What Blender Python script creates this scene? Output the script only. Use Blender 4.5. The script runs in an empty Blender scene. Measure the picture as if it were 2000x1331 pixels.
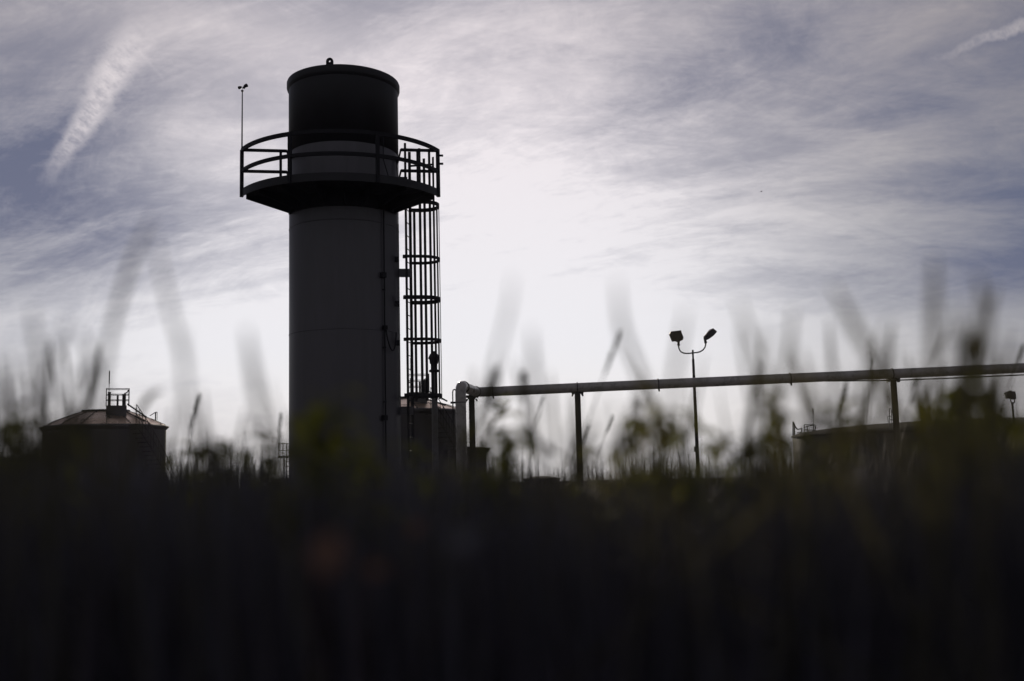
import bpy, math, random
from mathutils import Vector, Matrix
R = math.radians
PI = math.pi
scene = bpy.context.scene
COL = scene.collection

# ------------------------------------------------------------------ camera
CAM_Z = 1.5
PITCH, ROLL = 6.56, -0.024
cd = bpy.data.cameras.new('camera')
cam = bpy.data.objects.new('camera', cd)
COL.objects.link(cam)
cam.location = (0, 0, CAM_Z)
cam.rotation_euler = (Matrix.Rotation(R(90 + PITCH), 4, 'X') @ Matrix.Rotation(ROLL, 4, 'Z')).to_euler()
cd.lens = 36.0
cd.sensor_width = 36.0
cd.clip_start = 0.02
cd.clip_end = 6000
cd.dof.use_dof = True
cd.dof.focus_distance = 27.0
cd.dof.aperture_fstop = 1.5
scene.camera = cam

CR = Matrix.Rotation(R(90 + PITCH), 3, 'X') @ Matrix.Rotation(ROLL, 3, 'Z')
def ray(x, y):
    return CR @ Vector(((x - 1000) / 2000, -(y - 665.5) / 2000, -1.0))
def az(x, y):
    d = ray(x, y); return math.atan2(d.x, d.y)
def elev(x, y):
    d = ray(x, y); return math.atan2(d.z, math.hypot(d.x, d.y))
def zat(x, y, D):
    """height seen at (x, y) for something at horizontal distance D"""
    d = ray(x, y); return CAM_Z + D * d.z / math.hypot(d.x, d.y)
def at(x, y, Y):
    """point on the world plane y = Y"""
    d = ray(x, y); return Vector((d.x * Y / d.y, Y, CAM_Z + d.z * Y / d.y))
def atD(x, y, D):
    d = ray(x, y); k = D / math.hypot(d.x, d.y); return Vector((d.x * k, d.y * k, CAM_Z + d.z * k))

# ------------------------------------------------------------------ light
SUN_AZ, SUN_EL = az(760, 487), elev(760, 487)          # just hidden by the right side of the silo shaft
sl = bpy.data.lights.new('sun', 'SUN')
sl.energy = 3.6
sl.angle = R(0.5)
sl.color = (1.0, 0.87, 0.70)
sun = bpy.data.objects.new('sun', sl)
COL.objects.link(sun)
sdir = Vector((math.sin(SUN_AZ) * math.cos(SUN_EL), math.cos(SUN_AZ) * math.cos(SUN_EL), math.sin(SUN_EL)))
sun.rotation_euler = sdir.to_track_quat('Z', 'Y').to_euler()
sun.location = (0, 0, 40)

scene.view_settings.view_transform = 'Standard'
scene.view_settings.look = 'None'
scene.view_settings.exposure = 0
scene.view_settings.gamma = 1
scene.cycles.use_denoising = True
scene.cycles.max_bounces = 8
scene.cycles.transparent_max_bounces = 16

class NT:
    """small helper for building node trees"""
    def __init__(s, tree): s.t = tree; s.n = tree.nodes; s.l = tree.links
    def node(s, kind, **kw):
        n = s.n.new(kind)
        for k, v in kw.items(): setattr(n, k, v)
        return n
    def put(s, sock, v):
        if isinstance(v, bpy.types.NodeSocket): s.l.new(v, sock)
        elif v is not None: sock.default_value = v
    def m(s, op, a, b=None, c=None, clamp=False):
        n = s.node('ShaderNodeMath', operation=op, use_clamp=clamp)
        s.put(n.inputs[0], a)
        if b is not None: s.put(n.inputs[1], b)
        if c is not None: s.put(n.inputs[2], c)
        return n.outputs[0]
    def vm(s, op, a, b=None, out=0):
        n = s.node('ShaderNodeVectorMath', operation=op)
        s.put(n.inputs[0], a)
        if b is not None: s.put(n.inputs[1], b)
        return n.outputs['Value'] if op in ('DOT_PRODUCT', 'LENGTH', 'DISTANCE') else n.outputs[0]
    def xyz(s, x, y, z=0.0):
        n = s.node('ShaderNodeCombineXYZ'); s.put(n.inputs[0], x); s.put(n.inputs[1], y); s.put(n.inputs[2], z)
        return n.outputs[0]
    def noise(s, vec, scale, detail=4, rough=0.55, dist=0.0):
        n = s.node('ShaderNodeTexNoise'); s.put(n.inputs['Vector'], vec)
        n.inputs['Scale'].default_value = scale; n.inputs['Detail'].default_value = detail
        n.inputs['Roughness'].default_value = rough; n.inputs['Distortion'].default_value = dist
        return n.outputs['Fac']
    def rng(s, v, a, b, c=0.0, d=1.0, smooth=True):
        n = s.node('ShaderNodeMapRange', interpolation_type='SMOOTHSTEP' if smooth else 'LINEAR')
        s.put(n.inputs[0], v)
        for i, q in enumerate((a, b, c, d)): s.put(n.inputs[i + 1], q)
        return n.outputs[0]
    def mix(s, f, a, b):
        n = s.node('ShaderNodeMix', data_type='RGBA')
        s.put(n.inputs[0], f); s.put(n.inputs[6], a); s.put(n.inputs[7], b)
        return n.outputs[2]
    def gauss(s, u, v, cu, cv, ru, rv, rot=0.0):
        """soft elliptical patch around (cu, cv)"""
        du = s.m('SUBTRACT', u, cu); dv = s.m('SUBTRACT', v, cv)
        c, sn = math.cos(rot), math.sin(rot)
        a = s.m('ADD', s.m('MULTIPLY', du, c / ru), s.m('MULTIPLY', dv, sn / ru))
        b = s.m('ADD', s.m('MULTIPLY', du, -sn / rv), s.m('MULTIPLY', dv, c / rv))
        q = s.m('ADD', s.m('MULTIPLY', a, a), s.m('MULTIPLY', b, b))
        return s.m('EXPONENT', s.m('MULTIPLY', q, -1.0))

world = bpy.data.worlds.new('World')
scene.world = world
world.use_nodes = True
W = NT(world.node_tree)
W.n.clear()
tc = W.node('ShaderNodeTexCoord')
D0 = W.vm('NORMALIZE', tc.outputs['Generated'])
DS = W.vm('NORMALIZE', W.vm('ADD', D0, (0.0, 0.0, 0.035)))      # the yard falls away, so the sky is seen a little below level
sp = W.node('ShaderNodeSeparateXYZ'); W.l.new(D0, sp.inputs[0])
AZ = W.m('ARCTAN2', sp.outputs[0], sp.outputs[1])
EL = W.m('ARCSINE', sp.outputs[2])
sky = W.node('ShaderNodeTexSky', sky_type='NISHITA', sun_disc=False)
sky.sun_elevation = SUN_EL
sky.sun_rotation = SUN_AZ
sky.altitude = 50
sky.air_density = 1.0
sky.dust_density = 0.6
W.l.new(DS, sky.inputs[0])
hs = W.node('ShaderNodeHueSaturation')
hs.inputs['Saturation'].default_value = 0.55
hs.inputs['Value'].default_value = 1.0
W.l.new(sky.outputs[0], hs.inputs['Color'])
nsky = W.vm('MULTIPLY', hs.outputs[0], (0.08, 0.08, 0.08))
nsky = W.vm('DIVIDE', nsky, W.vm('ADD', W.vm('MULTIPLY', nsky, (5.0, 5.0, 5.0)), (1.0, 1.0, 1.0)))   # thin high haze evens it out
nsky = W.vm('MULTIPLY', nsky, (1.02, 1.12, 1.66))
# brightness of thin cloud: forward scattering round the sun
cosg = W.vm('DOT_PRODUCT', D0, tuple(sdir))
ang = W.m('ARCCOSINE', W.m('MINIMUM', cosg, 0.99999))
# cirrus sheet seen in perspective: direction projected on a flat layer
den = W.m('ADD', W.m('MAXIMUM', sp.outputs[2], -0.06), 0.34)
PX = W.m('DIVIDE', sp.outputs[0], den); PY = W.m('DIVIDE', sp.outputs[1], den)
def streak(ang_, sx, sy, seed, scale, detail, rough, dist):
    c, sn = math.cos(ang_), math.sin(ang_)
    u = W.m('MULTIPLY', W.m('ADD', W.m('MULTIPLY', PX, c), W.m('MULTIPLY', PY, sn)), sx)
    v = W.m('MULTIPLY', W.m('ADD', W.m('MULTIPLY', PX, -sn), W.m('MULTIPLY', PY, c)), sy)
    return W.noise(W.xyz(u, v, seed), scale, detail, rough, dist)
n1 = streak(R(-14), 0.42, 1.0, 3.7, 1.7, 9, 0.64, 1.1)
n2 = streak(R(-26), 0.45, 1.0, 9.1, 4.2, 9, 0.70, 1.0)
n3 = streak(R(8), 0.45, 1.0, 5.2, 12.0, 8, 0.75, 0.8)
n4 = streak(R(-35), 0.8, 1.0, 1.3, 30.0, 5, 0.7, 0.6)
cl = W.m('ADD', W.m('ADD', W.m('MULTIPLY', n1, 0.42), W.m('MULTIPLY', n2, 0.30)), W.m('ADD', W.m('MULTIPLY', n3, 0.20), W.m('MULTIPLY', n4, 0.08)))
cov = W.rng(cl, 0.38, 0.62)
low = W.rng(EL, R(12.5), R(3.5), 0.0, 1.0)                        # 1 near the horizon
def gz(px, py, rx, ry, rot=0.0):
    return W.gauss(AZ, EL, az(px, py), elev(px, py), rx / 2000, ry / 2000, rot)
def total(items):
    acc = None
    for k, g in items:
        t = W.m('MULTIPLY', g, k)
        acc = t if acc is None else W.m('ADD', acc, t)
    return acc
clear = total([
    (0.66, gz(10, 430, 400, 190, R(-8))), (0.45, gz(150, 230, 190, 70, R(35))), (0.40, gz(1500, 75, 260, 75, R(12))),
    (0.35, gz(1330, 190, 170, 60, R(20))), (0.45, gz(1780, 215, 150, 35, R(-4))), (0.80, gz(2040, 440, 190, 170)),
    (0.75, gz(1960, 535, 260, 45, R(6))), (0.35, gz(1900, 130, 220, 60, R(15))), (0.30, gz(1640, 530, 260, 60, R(5))),
    (0.22, gz(1180, 230, 120, 60, R(20))), (0.2, gz(1450, 360, 200, 40))])
extra = total([
    (0.72, gz(980, 420, 520, 330)), (0.45, gz(450, 60, 330, 75, R(-8))), (0.35, gz(350, 640, 420, 90)), (0.14, gz(430, 270, 220, 190)),
    (0.35, gz(1450, 660, 600, 110)), (0.30, gz(1640, 320, 190, 60, R(14))), (0.30, gz(420, 300, 140, 60, R(-20))),
    (0.25, gz(1850, 40, 160, 40, R(12)))])
# strength of the small-scale pattern, then placed openings and veils
m0 = W.m('ADD', W.m('MULTIPLY', cov, W.m('SUBTRACT', 0.60, W.m('MULTIPLY', low, 0.38))), W.m('ADD', 0.27, W.m('MULTIPLY', low, 0.50)))
m0 = W.m('SUBTRACT', m0, W.m('MULTIPLY', clear, 0.55))
m0 = W.m('ADD', m0, W.m('MULTIPLY', extra, 0.62), clamp=True)
# contrails
def trail(a, b, w0, w1, fade, seed, amp, lump):
    a0, e0, a1, e1 = az(*a), elev(*a), az(*b), elev(*b)
    L = math.hypot(a1 - a0, e1 - e0); c, sn = (a1 - a0) / L, (e1 - e0) / L
    du = W.m('SUBTRACT', AZ, a0); dv = W.m('SUBTRACT', EL, e0)
    t = W.m('DIVIDE', W.m('ADD', W.m('MULTIPLY', du, c), W.m('MULTIPLY', dv, sn)), L)
    s = W.m('ADD', W.m('MULTIPLY', du, -sn), W.m('MULTIPLY', dv, c))
    wob = W.m('SUBTRACT', W.noise(W.xyz(W.m('MULTIPLY', t, 3.0), seed), 1.0, 2, 0.5), 0.5)
    s = W.m('ADD', s, W.m('MULTIPLY', wob, 0.009 * lump))
    width = W.m('ADD', W.m('MULTIPLY', t, (w1 - w0) / 2000), w0 / 2000)
    rag = W.noise(W.xyz(W.m('MULTIPLY', t, L * 130), W.m('MULTIPLY', s, 55), seed), 1.0, 5, 0.7)
    q = W.m('DIVIDE', W.m('ABSOLUTE', s), width)
    q = W.m('ADD', q, W.m('MULTIPLY', W.m('SUBTRACT', rag, 0.5), 1.5 * lump))
    body = W.rng(q, 0.35, 1.15, 1.0, 0.0)
    win = W.m('MULTIPLY', W.rng(t, fade[0], fade[1]), W.rng(t, fade[2], fade[3], 1.0, 0.0))
    tex = W.rng(rag, 0.3, 0.7, 0.35, 1.0)
    return W.m('MULTIPLY', W.m('MULTIPLY', W.m('MULTIPLY', body, win), tex), amp)
tr1 = trail((92, 350), (268, 70), 15, 44, (-0.10, 0.40, 0.70, 1.25), 2.3, 0.72, 0.95)
tr2 = trail((1830, 112), (2010, 45), 7, 14, (-0.3, 0.95, 3, 4), 7.9, 0.60, 1.3)
tr3 = trail((262, 88), (318, 150), 3, 4, (-0.2, 0.2, 0.8, 1.2), 4.4, 0.12, 0.8)
trs = W.m('ADD', W.m('ADD', tr1, tr2), tr3)
g1 = W.m('EXPONENT', W.m('MULTIPLY', W.m('MULTIPLY', ang, ang), -1.0 / (0.36 ** 2)))
g2 = W.m('EXPONENT', W.m('MULTIPLY', W.m('MULTIPLY', ang, ang), -1.0 / (0.85 ** 2)))
cb = W.m('ADD', W.m('ADD', W.m('MULTIPLY', g1, 0.42), W.m('MULTIPLY', g2, 0.36)), 0.10)
cb = W.m('ADD', cb, W.m('MULTIPLY', gz(1000, 440, 520, 340), 0.20))
cb = W.m('ADD', cb, W.m('MULTIPLY', gz(850, 800, 1000, 260), 0.30))
cb = W.m('MULTIPLY', cb, W.m('ADD', 0.86, W.m('MULTIPLY', W.m('ADD', W.m('MULTIPLY', n2, 0.6), W.m('MULTIPLY', n1, 0.4)), 0.28)))
cb = W.m('SMOOTH_MIN', cb, 0.895, 0.28)
warm = W.rng(EL, R(4), R(24))
behind = W.rng(ang, R(60), R(120))
cb = W.m('ADD', cb, W.m('MULTIPLY', behind, 0.26))            # veiled sky opposite the sun
ctint = W.mix(warm, (0.965, 0.960, 1.0, 1), (0.99, 0.915, 0.95, 1))
ctint = W.mix(W.rng(EL, R(1.0), R(7.0), 1.0, 0.0), ctint, (1.0, 0.965, 0.955, 1))
cloudcol = W.vm('MULTIPLY', ctint, W.xyz(cb, cb, cb))
col = W.mix(m0, nsky, cloudcol)
trcol = W.vm('MULTIPLY', (1.0, 0.92, 0.93), W.xyz(W.m('ADD', cb, 0.22), W.m('ADD', cb, 0.22), W.m('ADD', cb, 0.22)))
col = W.mix(trs, col, trcol)
bg = W.node('ShaderNodeBackground'); bg.inputs['Strength'].default_value = 1.0
W.l.new(col, bg.inputs['Color'])
wo = W.node('ShaderNodeOutputWorld'); W.l.new(bg.outputs[0], wo.inputs[0])

# ------------------------------------------------------------------ materials
def mat(name, col, rough=0.5, metal=0.0, var=0.25, scale=6.0, spec=0.5, bump=0.0, streaks=False):
    m = bpy.data.materials.new(name); m.use_nodes = True
    N = NT(m.node_tree); bs = N.n['Principled BSDF']
    t = N.node('ShaderNodeTexCoord')
    v = t.outputs['Object']
    if streaks:
        mp = N.node('ShaderNodeMapping'); mp.inputs['Scale'].default_value = (1, 1, 0.12); N.l.new(v, mp.inputs[0]); v = mp.outputs[0]
    f = N.noise(v, scale, 6, 0.6, 0.4)
    a = tuple(c * (1 - var) for c in col) + (1,); b = tuple(min(1, c * (1 + var)) for c in col) + (1,)
    N.put(bs.inputs['Base Color'], N.mix(N.rng(f, 0.3, 0.7), a, b))
    N.put(bs.inputs['Roughness'], N.rng(f, 0.25, 0.75, rough * 0.8, min(1, rough * 1.2)))
    bs.inputs['Metallic'].default_value = metal
    bs.inputs['Specular IOR Level'].default_value = spec
    if bump:
        bp = N.node('ShaderNodeBump'); bp.inputs['Strength'].default_value = bump; bp.inputs['Distance'].default_value = 0.02
        N.l.new(N.noise(t.outputs['Object'], scale * 6, 4), bp.inputs['Height']); N.l.new(bp.outputs[0], bs.inputs['Normal'])
    return m
M = {
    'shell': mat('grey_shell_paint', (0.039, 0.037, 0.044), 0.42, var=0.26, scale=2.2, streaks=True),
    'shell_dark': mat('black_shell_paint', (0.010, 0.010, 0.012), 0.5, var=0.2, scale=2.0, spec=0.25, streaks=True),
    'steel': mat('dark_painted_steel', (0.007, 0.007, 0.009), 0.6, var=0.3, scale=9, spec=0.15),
    'galv': mat('galvanised_steel', (0.05, 0.05, 0.052), 0.5, 0.3, var=0.3, scale=12),
    'pipe': mat('cream_pipe_paint', (0.21, 0.20, 0.185), 0.30, var=0.18, scale=3),
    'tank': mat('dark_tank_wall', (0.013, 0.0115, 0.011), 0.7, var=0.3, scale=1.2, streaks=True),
    'roof': mat('aluminium_roof_panel', (0.74, 0.56, 0.41), 0.30, 1.0, var=0.12, scale=2.5),
    'rib': mat('dark_roof_rib', (0.008, 0.008, 0.008), 0.6, var=0.3),
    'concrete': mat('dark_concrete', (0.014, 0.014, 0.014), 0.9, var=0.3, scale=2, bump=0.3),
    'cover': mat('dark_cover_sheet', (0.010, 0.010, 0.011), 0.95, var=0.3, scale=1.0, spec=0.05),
    'glass': mat('lamp_glass', (0.35, 0.30, 0.27), 0.15, var=0.05),
    'soil': mat('dark_soil', (0.095, 0.085, 0.078), 1.0, var=0.4, scale=3, spec=0.0, bump=0.4),
    'feather': mat('dark_feathers', (0.01, 0.01, 0.01), 0.8),
}
def leaf_mat(name, c1, c2, c3, trans=0.4):
    m = bpy.data.materials.new(name); m.use_nodes = True
    N = NT(m.node_tree); N.n.clear()
    g = N.node('ShaderNodeNewGeometry')
    cr = N.node('ShaderNodeValToRGB')
    cr.color_ramp.elements[0].color = c1 + (1,); cr.color_ramp.elements[1].color = c3 + (1,)
    e = cr.color_ramp.elements.new(0.55); e.color = c2 + (1,)
    N.l.new(g.outputs['Random Per Island'], cr.inputs[0])
    d = N.node('ShaderNodeBsdfPrincipled'); d.inputs['Roughness'].default_value = 0.6; d.inputs['Specular IOR Level'].default_value = 0.25
    N.l.new(cr.outputs[0], d.inputs['Base Color'])
    t = N.node('ShaderNodeBsdfTranslucent')
    N.l.new(N.vm('MULTIPLY', cr.outputs[0], (2.2, 2.1, 0.9)), t.inputs[0])
    mx = N.node('ShaderNodeMixShader'); mx.inputs[0].default_value = trans
    N.l.new(d.outputs[0], mx.inputs[1]); N.l.new(t.outputs[0], mx.inputs[2])
    o = N.node('ShaderNodeOutputMaterial'); N.l.new(mx.outputs[0], o.inputs[0])
    return m
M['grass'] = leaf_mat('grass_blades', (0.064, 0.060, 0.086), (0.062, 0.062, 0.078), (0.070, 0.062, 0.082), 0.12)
M['green'] = leaf_mat('weed_leaves', (0.060, 0.066, 0.020), (0.110, 0.115, 0.028), (0.090, 0.085, 0.036), 0.6)
M['stalk'] = leaf_mat('dry_stalk', (0.035, 0.032, 0.030), (0.05, 0.046, 0.038), (0.035, 0.042, 0.028), 0.35)

# ------------------------------------------------------------------ mesh helpers
class MB:
    def __init__(s): s.v = []; s.f = []; s.sm = []
    def add(s, vs, fs, smooth=False):
        o = len(s.v); s.v += [tuple(v) for v in vs]; s.f += [tuple(i + o for i in f) for f in fs]; s.sm += [smooth] * len(fs)
    def box(s, c, size, rot=None):
        x, y, z = [q / 2 for q in size]
        vs = [Vector(p) for p in ((-x, -y, -z), (x, -y, -z), (x, y, -z), (-x, y, -z), (-x, -y, z), (x, -y, z), (x, y, z), (-x, y, z))]
        if rot: vs = [rot @ v for v in vs]
        c = Vector(c)
        s.add([v + c for v in vs], [(0, 3, 2, 1), (4, 5, 6, 7), (0, 1, 5, 4), (1, 2, 6, 5), (2, 3, 7, 6), (3, 0, 4, 7)])
    def bar(s, a, b, w, h=None, up=(0, 0, 1)):
        """rectangular bar from a to b, w sideways, h along up"""
        a, b = Vector(a), Vector(b); h = h or w
        d = (b - a).normalized(); u = Vector(up)
        if abs(d.dot(u)) > 0.98: u = Vector((0, 1, 0))
        r = d.cross(u).normalized(); u = r.cross(d).normalized()
        vs = [p + r * sx * w / 2 + u * sy * h / 2 for p in (a, b) for sx, sy in ((-1, -1), (1, -1), (1, 1), (-1, 1))]
        s.add(vs, [(0, 1, 2, 3), (7, 6, 5, 4), (0, 4, 5, 1), (1, 5, 6, 2), (2, 6, 7, 3), (3, 7, 4, 0)])
    def tube(s, pts, r, n=10, cap=True, smooth=True):
        pts = [Vector(p) for p in pts]; rs = r if isinstance(r, (list, tuple)) else [r] * len(pts)
        vs = []; nrm = None
        for i, p in enumerate(pts):
            d = (pts[min(i + 1, len(pts) - 1)] - pts[max(i - 1, 0)]).normalized()
            if nrm is None:
                nrm = d.cross(Vector((0, 0, 1))) if abs(d.z) < 0.95 else d.cross(Vector((0, 1, 0)))
            nrm = (nrm - d * nrm.dot(d)).normalized(); b = d.cross(nrm)
            vs += [p + (nrm * math.cos(2 * PI * k / n) + b * math.sin(2 * PI * k / n)) * rs[i] for k in range(n)]
        fs = [(i * n + k, i * n + (k + 1) % n, (i + 1) * n + (k + 1) % n, (i + 1) * n + k) for i in range(len(pts) - 1) for k in range(n)]
        s.add(vs, fs, smooth)
        if cap:
            m = len(pts) - 1
            s.add(vs[:n][::-1], [tuple(range(n))]); s.add(vs[m * n:], [tuple(range(n))])
    def lathe(s, prof, c=(0, 0), n=96, a0=0, a1=2 * PI, smooth=True, close=False):
        """prof: list of (r, z)"""
        full = abs(a1 - a0 - 2 * PI) < 1e-6
        k = n if full else n + 1
        vs = [(c[0] + r * math.cos(a0 + (a1 - a0) * i / n), c[1] + r * math.sin(a0 + (a1 - a0) * i / n), z) for r, z in prof for i in range(k)]
        fs = []
        for j in range(len(prof) - 1):
            for i in range(n):
                i2 = (i + 1) % k
                fs.append((j * k + i, j * k + i2, (j + 1) * k + i2, (j + 1) * k + i))
        s.add(vs, fs, smooth)
    def prism(s, poly, a, b, ex):
        """flat polygon poly in plane spanned by a (x) and b (y) at origin, extruded along ex both ways"""
        n = len(poly); o, ax, bx = a
        vs = [o + ax * p[0] + bx * p[1] - ex for p in poly] + [o + ax * p[0] + bx * p[1] + ex for p in poly]
        s.add(vs, [tuple(range(n))[::-1], tuple(range(n, 2 * n))] + [(i, (i + 1) % n, n + (i + 1) % n, n + i) for i in range(n)])
    def build(s, name, material, parent=None, loc=None):
        me = bpy.data.meshes.new(name)
        o = Vector(loc) if loc else None
        me.from_pydata([tuple(Vector(v) - o) for v in s.v] if o else s.v, [], s.f)
        me.polygons.foreach_set('use_smooth', s.sm)
        me.materials.append(material); me.update()
        ob = bpy.data.objects.new(name, me); COL.objects.link(ob)
        if o: ob.location = o
        if parent:
            ob.parent = parent
            if s_abs(parent): ob.matrix_parent_inverse = Matrix.Translation(-world_loc(parent))
        return ob
def world_loc(o):
    l = Vector((0, 0, 0))
    while o:
        l = l + o.location
        if o.parent: l = l + o.matrix_parent_inverse.translation
        o = o.parent
    return l
def s_abs(o): return not o.get('_local')
def tag(o, label=None, cat=None, group=None, kind=None):
    if label: o['label'] = label
    if cat: o['category'] = cat
    if group: o['group'] = group
    if kind: o['kind'] = kind
    return o
def thing(name, label, cat, loc, group=None):
    o = bpy.data.objects.new(name, None); COL.objects.link(o); o.location = loc; o.empty_display_size = 0.2
    return tag(o, label, cat, group)

# ------------------------------------------------------------------ ground
def smooth(a, b, x):
    t = max(0, min(1, (x - a) / (b - a))); return t * t * (3 - 2 * t)
def terrain(x, y):
    """grassy bank the camera lies on, falling to the level yard beyond"""
    crest = 1.20 * smooth(-6, 2.6, y) * (1 - smooth(5.5, 17, y))
    crest += 0.10 * smooth(3, 14, x - 0.1 * y) * (1 - smooth(8, 18, y)) * smooth(-2, 3, y)
    n = 0.05 * math.sin(x * 0.9 + 1) * math.cos(y * 0.7) + 0.03 * math.sin(x * 2.3 + y * 1.7)
    d = math.hypot(x, y)
    fall = -0.0275 * (d - 68) - 1.9 * smooth(66, 100, d) * 0 if d > 68 and y > 0 else 0.0
    return fall + crest - 0.06 + n * (1 - smooth(14, 20, y)) * smooth(-1, 2.5, y)
g = MB()
xs = [-2500, -900, -300, -200, -150, -120, -100, -80, -60] + [-40 + i for i in range(81)] + [60, 80, 100, 120, 150, 200, 300, 900, 2500]
ys = [-600, -100, -30] + [-10 + 0.5 * i for i in range(70)] + [26, 30, 45, 60, 68, 76, 90, 120, 160, 200, 400, 700, 1500, 3500]
vs = [(x, y, terrain(x, y)) for y in ys for x in xs]
nx = len(xs)
g.add(vs, [(j * nx + i, j * nx + i + 1, (j + 1) * nx + i + 1, (j + 1) * nx + i) for j in range(len(ys) - 1) for i in range(nx - 1)], True)
tag(g.build('ground', M['soil']), kind='structure')

# ------------------------------------------------------------------ silo tower
A0, A1 = az(564.5, 420), az(778.7, 420)
TAZ = (A0 + A1) / 2; TD = 25.5; TR = TD * math.sin((A1 - A0) / 2)
T = Vector((TD * math.sin(TAZ), TD * math.cos(TAZ)))
U = -T.normalized(); Wd = Vector((-U.y, U.x))          # U towards the camera, Wd to the right
def tp(r, deg, z):
    d = U * math.cos(R(deg)) + Wd * math.sin(R(deg)); return Vector((T.x + r * d.x, T.y + r * d.y, z))
def tdir(deg):
    d = U * math.cos(R(deg)) + Wd * math.sin(R(deg)); return Vector((d.x, d.y, 0))
ZTOP = zat(671, 125, TD - TR * 1.04)
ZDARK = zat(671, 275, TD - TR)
ZDECK = zat(671, 337, TD - 2.6)                       # top of toe plate at the near edge
silo = thing('silo', 'tall cylindrical steel silo with platform ring and caged ladder, the dominant tower', 'silo', (T.x, T.y, -0.05))
b = MB()
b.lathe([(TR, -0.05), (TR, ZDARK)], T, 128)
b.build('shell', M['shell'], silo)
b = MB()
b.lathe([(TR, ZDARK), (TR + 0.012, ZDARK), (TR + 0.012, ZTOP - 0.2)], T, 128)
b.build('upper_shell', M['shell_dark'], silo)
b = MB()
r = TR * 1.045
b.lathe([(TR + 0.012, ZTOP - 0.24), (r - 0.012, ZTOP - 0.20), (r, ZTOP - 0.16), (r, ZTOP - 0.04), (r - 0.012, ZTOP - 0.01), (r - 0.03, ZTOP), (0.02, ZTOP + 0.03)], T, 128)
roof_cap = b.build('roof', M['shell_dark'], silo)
# lifting lug on the near edge of the roof
b = MB()
lp = tp(r - 0.06, -14, ZTOP); lw = 0.088; lh = zat(644, 111, TD - r) - ZTOP - lw
a_, up = tdir(76), Vector((0, 0, 1))
nrm = tdir(-14) * 0.02
outer = [Vector((-lw, -0.04)), Vector((lw, -0.04))] + [Vector((lw * math.cos(t), lh + lw * math.sin(t))) for t in [PI * i / 14 for i in range(15)]]
hole = [Vector((0.026 * math.cos(t), lh + 0.01 + 0.026 * math.sin(t))) for t in [2 * PI * i / 16 for i in range(16)]]
# plate as a strip fan between outline and hole
oc = Vector((0, lh + 0.01)); ring = []
for i in range(16):
    t = 2 * PI * i / 16; d = Vector((math.cos(t), math.sin(t)))
    if d.y >= 0: k = lw
    else:
        k = min(lw / abs(d.x) if abs(d.x) > 1e-4 else 9, (lh + 0.05) / -d.y)
    ring.append(oc + d * k)
vs = []
for s_ in (-1, 1):
    for p in ring + hole: vs.append(lp + a_ * p.x + up * p.y + nrm * s_)
fs = []
for i in range(16):
    j = (i + 1) % 16
    fs += [(i, j, 16 + j, 16 + i), (32 + i, 48 + i, 48 + j, 32 + j), (i, 32 + i, 32 + j, j), (16 + i, 16 + j, 48 + j, 48 + i)]
b.add(vs, fs)
b.build('lifting_lug', M['steel'], silo)
# weld seams
for py in (428, 642):
    b = MB(); z = zat(671, py, TD - TR); b.lathe([(TR, z - 0.012), (TR + 0.006, z - 0.008), (TR + 0.006, z + 0.008), (TR, z + 0.012)], T, 128)
    b.build('weld_seam', M['shell'], silo)
# platform: a ring segment on the near side
PR, PA0, PA1 = 2.6, -68, 60
zd = ZDECK - 0.10                                      # deck level
plat = MB()
def arc_sheet(mb, r0, r1, z0, z1, d0, d1, n=48):
    """solid ring segment"""
    vs = []; k = n + 1
    for (r_, z_) in ((r0, z0), (r1, z0), (r1, z1), (r0, z1)):
        vs += [tp(r_, d0 + (d1 - d0) * i / n, z_) for i in range(k)]
    fs = []
    for j in range(4):
        j2 = (j + 1) % 4
        for i in range(n): fs.append((j * k + i, j * k + i + 1, j2 * k + i + 1, j2 * k + i))
    fs += [(0, k, 2 * k, 3 * k), (n, 3 * k + n, 2 * k + n, k + n)]
    mb.add(vs, fs)
arc_sheet(plat, TR + 0.01, PR - 0.015, zd - 0.03, zd, PA0, PA1)
deck = plat.build('platform', M['steel'], silo)
b = MB(); arc_sheet(b, PR - 0.012, PR + 0.004, zd - 0.09, zd + 0.10, PA0 - 0.3, PA1 + 0.3)
b.build('toe_board', M['shell_dark'], deck)
b = MB(); arc_sheet(b, TR + 0.002, TR + 0.05, zd - 0.36, zd - 0.03, PA0 - 6, PA1 + 6)
b.build('ring_beam', M['steel'], deck)
for dg in (-68, -52, -35, -17, 0, 17, 35, 50, 60):
    b = MB(); o = tp(TR + 0.05, dg, zd - 0.03); e = tdir(dg); n_ = tdir(dg + 90) * 0.012
    Lg = PR - TR - 0.20
    b.prism([(0, 0.012), (Lg + 0.04, 0.012), (Lg + 0.04, -0.10), (0, -0.34)], (o, e, Vector((0, 0, 1))), None, n_)
    b.build('bracket', M['steel'], deck)
# guard rails
ztop_, zmid = zat(474, 292, 24.7), zat(474, 332, 24.7)
zr = zd + 1.06; zm = zd + 0.54
def rail_arc(mb, r_, z_, d0, d1, w=0.035, h=0.07, n=44):
    k = n + 1; vs = []
    for (rr, zz) in ((r_ - w / 2, z_ - h / 2), (r_ + w / 2, z_ - h / 2), (r_ + w / 2, z_ + h / 2), (r_ - w / 2, z_ + h / 2)):
        vs += [tp(rr, d0 + (d1 - d0) * i / n, zz) for i in range(k)]
    fs = [(j * k + i, j * k + i + 1, ((j + 1) % 4) * k + i + 1, ((j + 1) % 4) * k + i) for j in range(4) for i in range(n)]
    fs += [(0, k, 2 * k, 3 * k), (n, 3 * k + n, 2 * k + n, k + n)]
    mb.add(vs, fs)
b = MB(); rail_arc(b, PR, zr, PA0, PA1 + 1.5, w=0.05, h=0.095)
guard = b.build('guardrail', M['steel'], silo)
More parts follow.
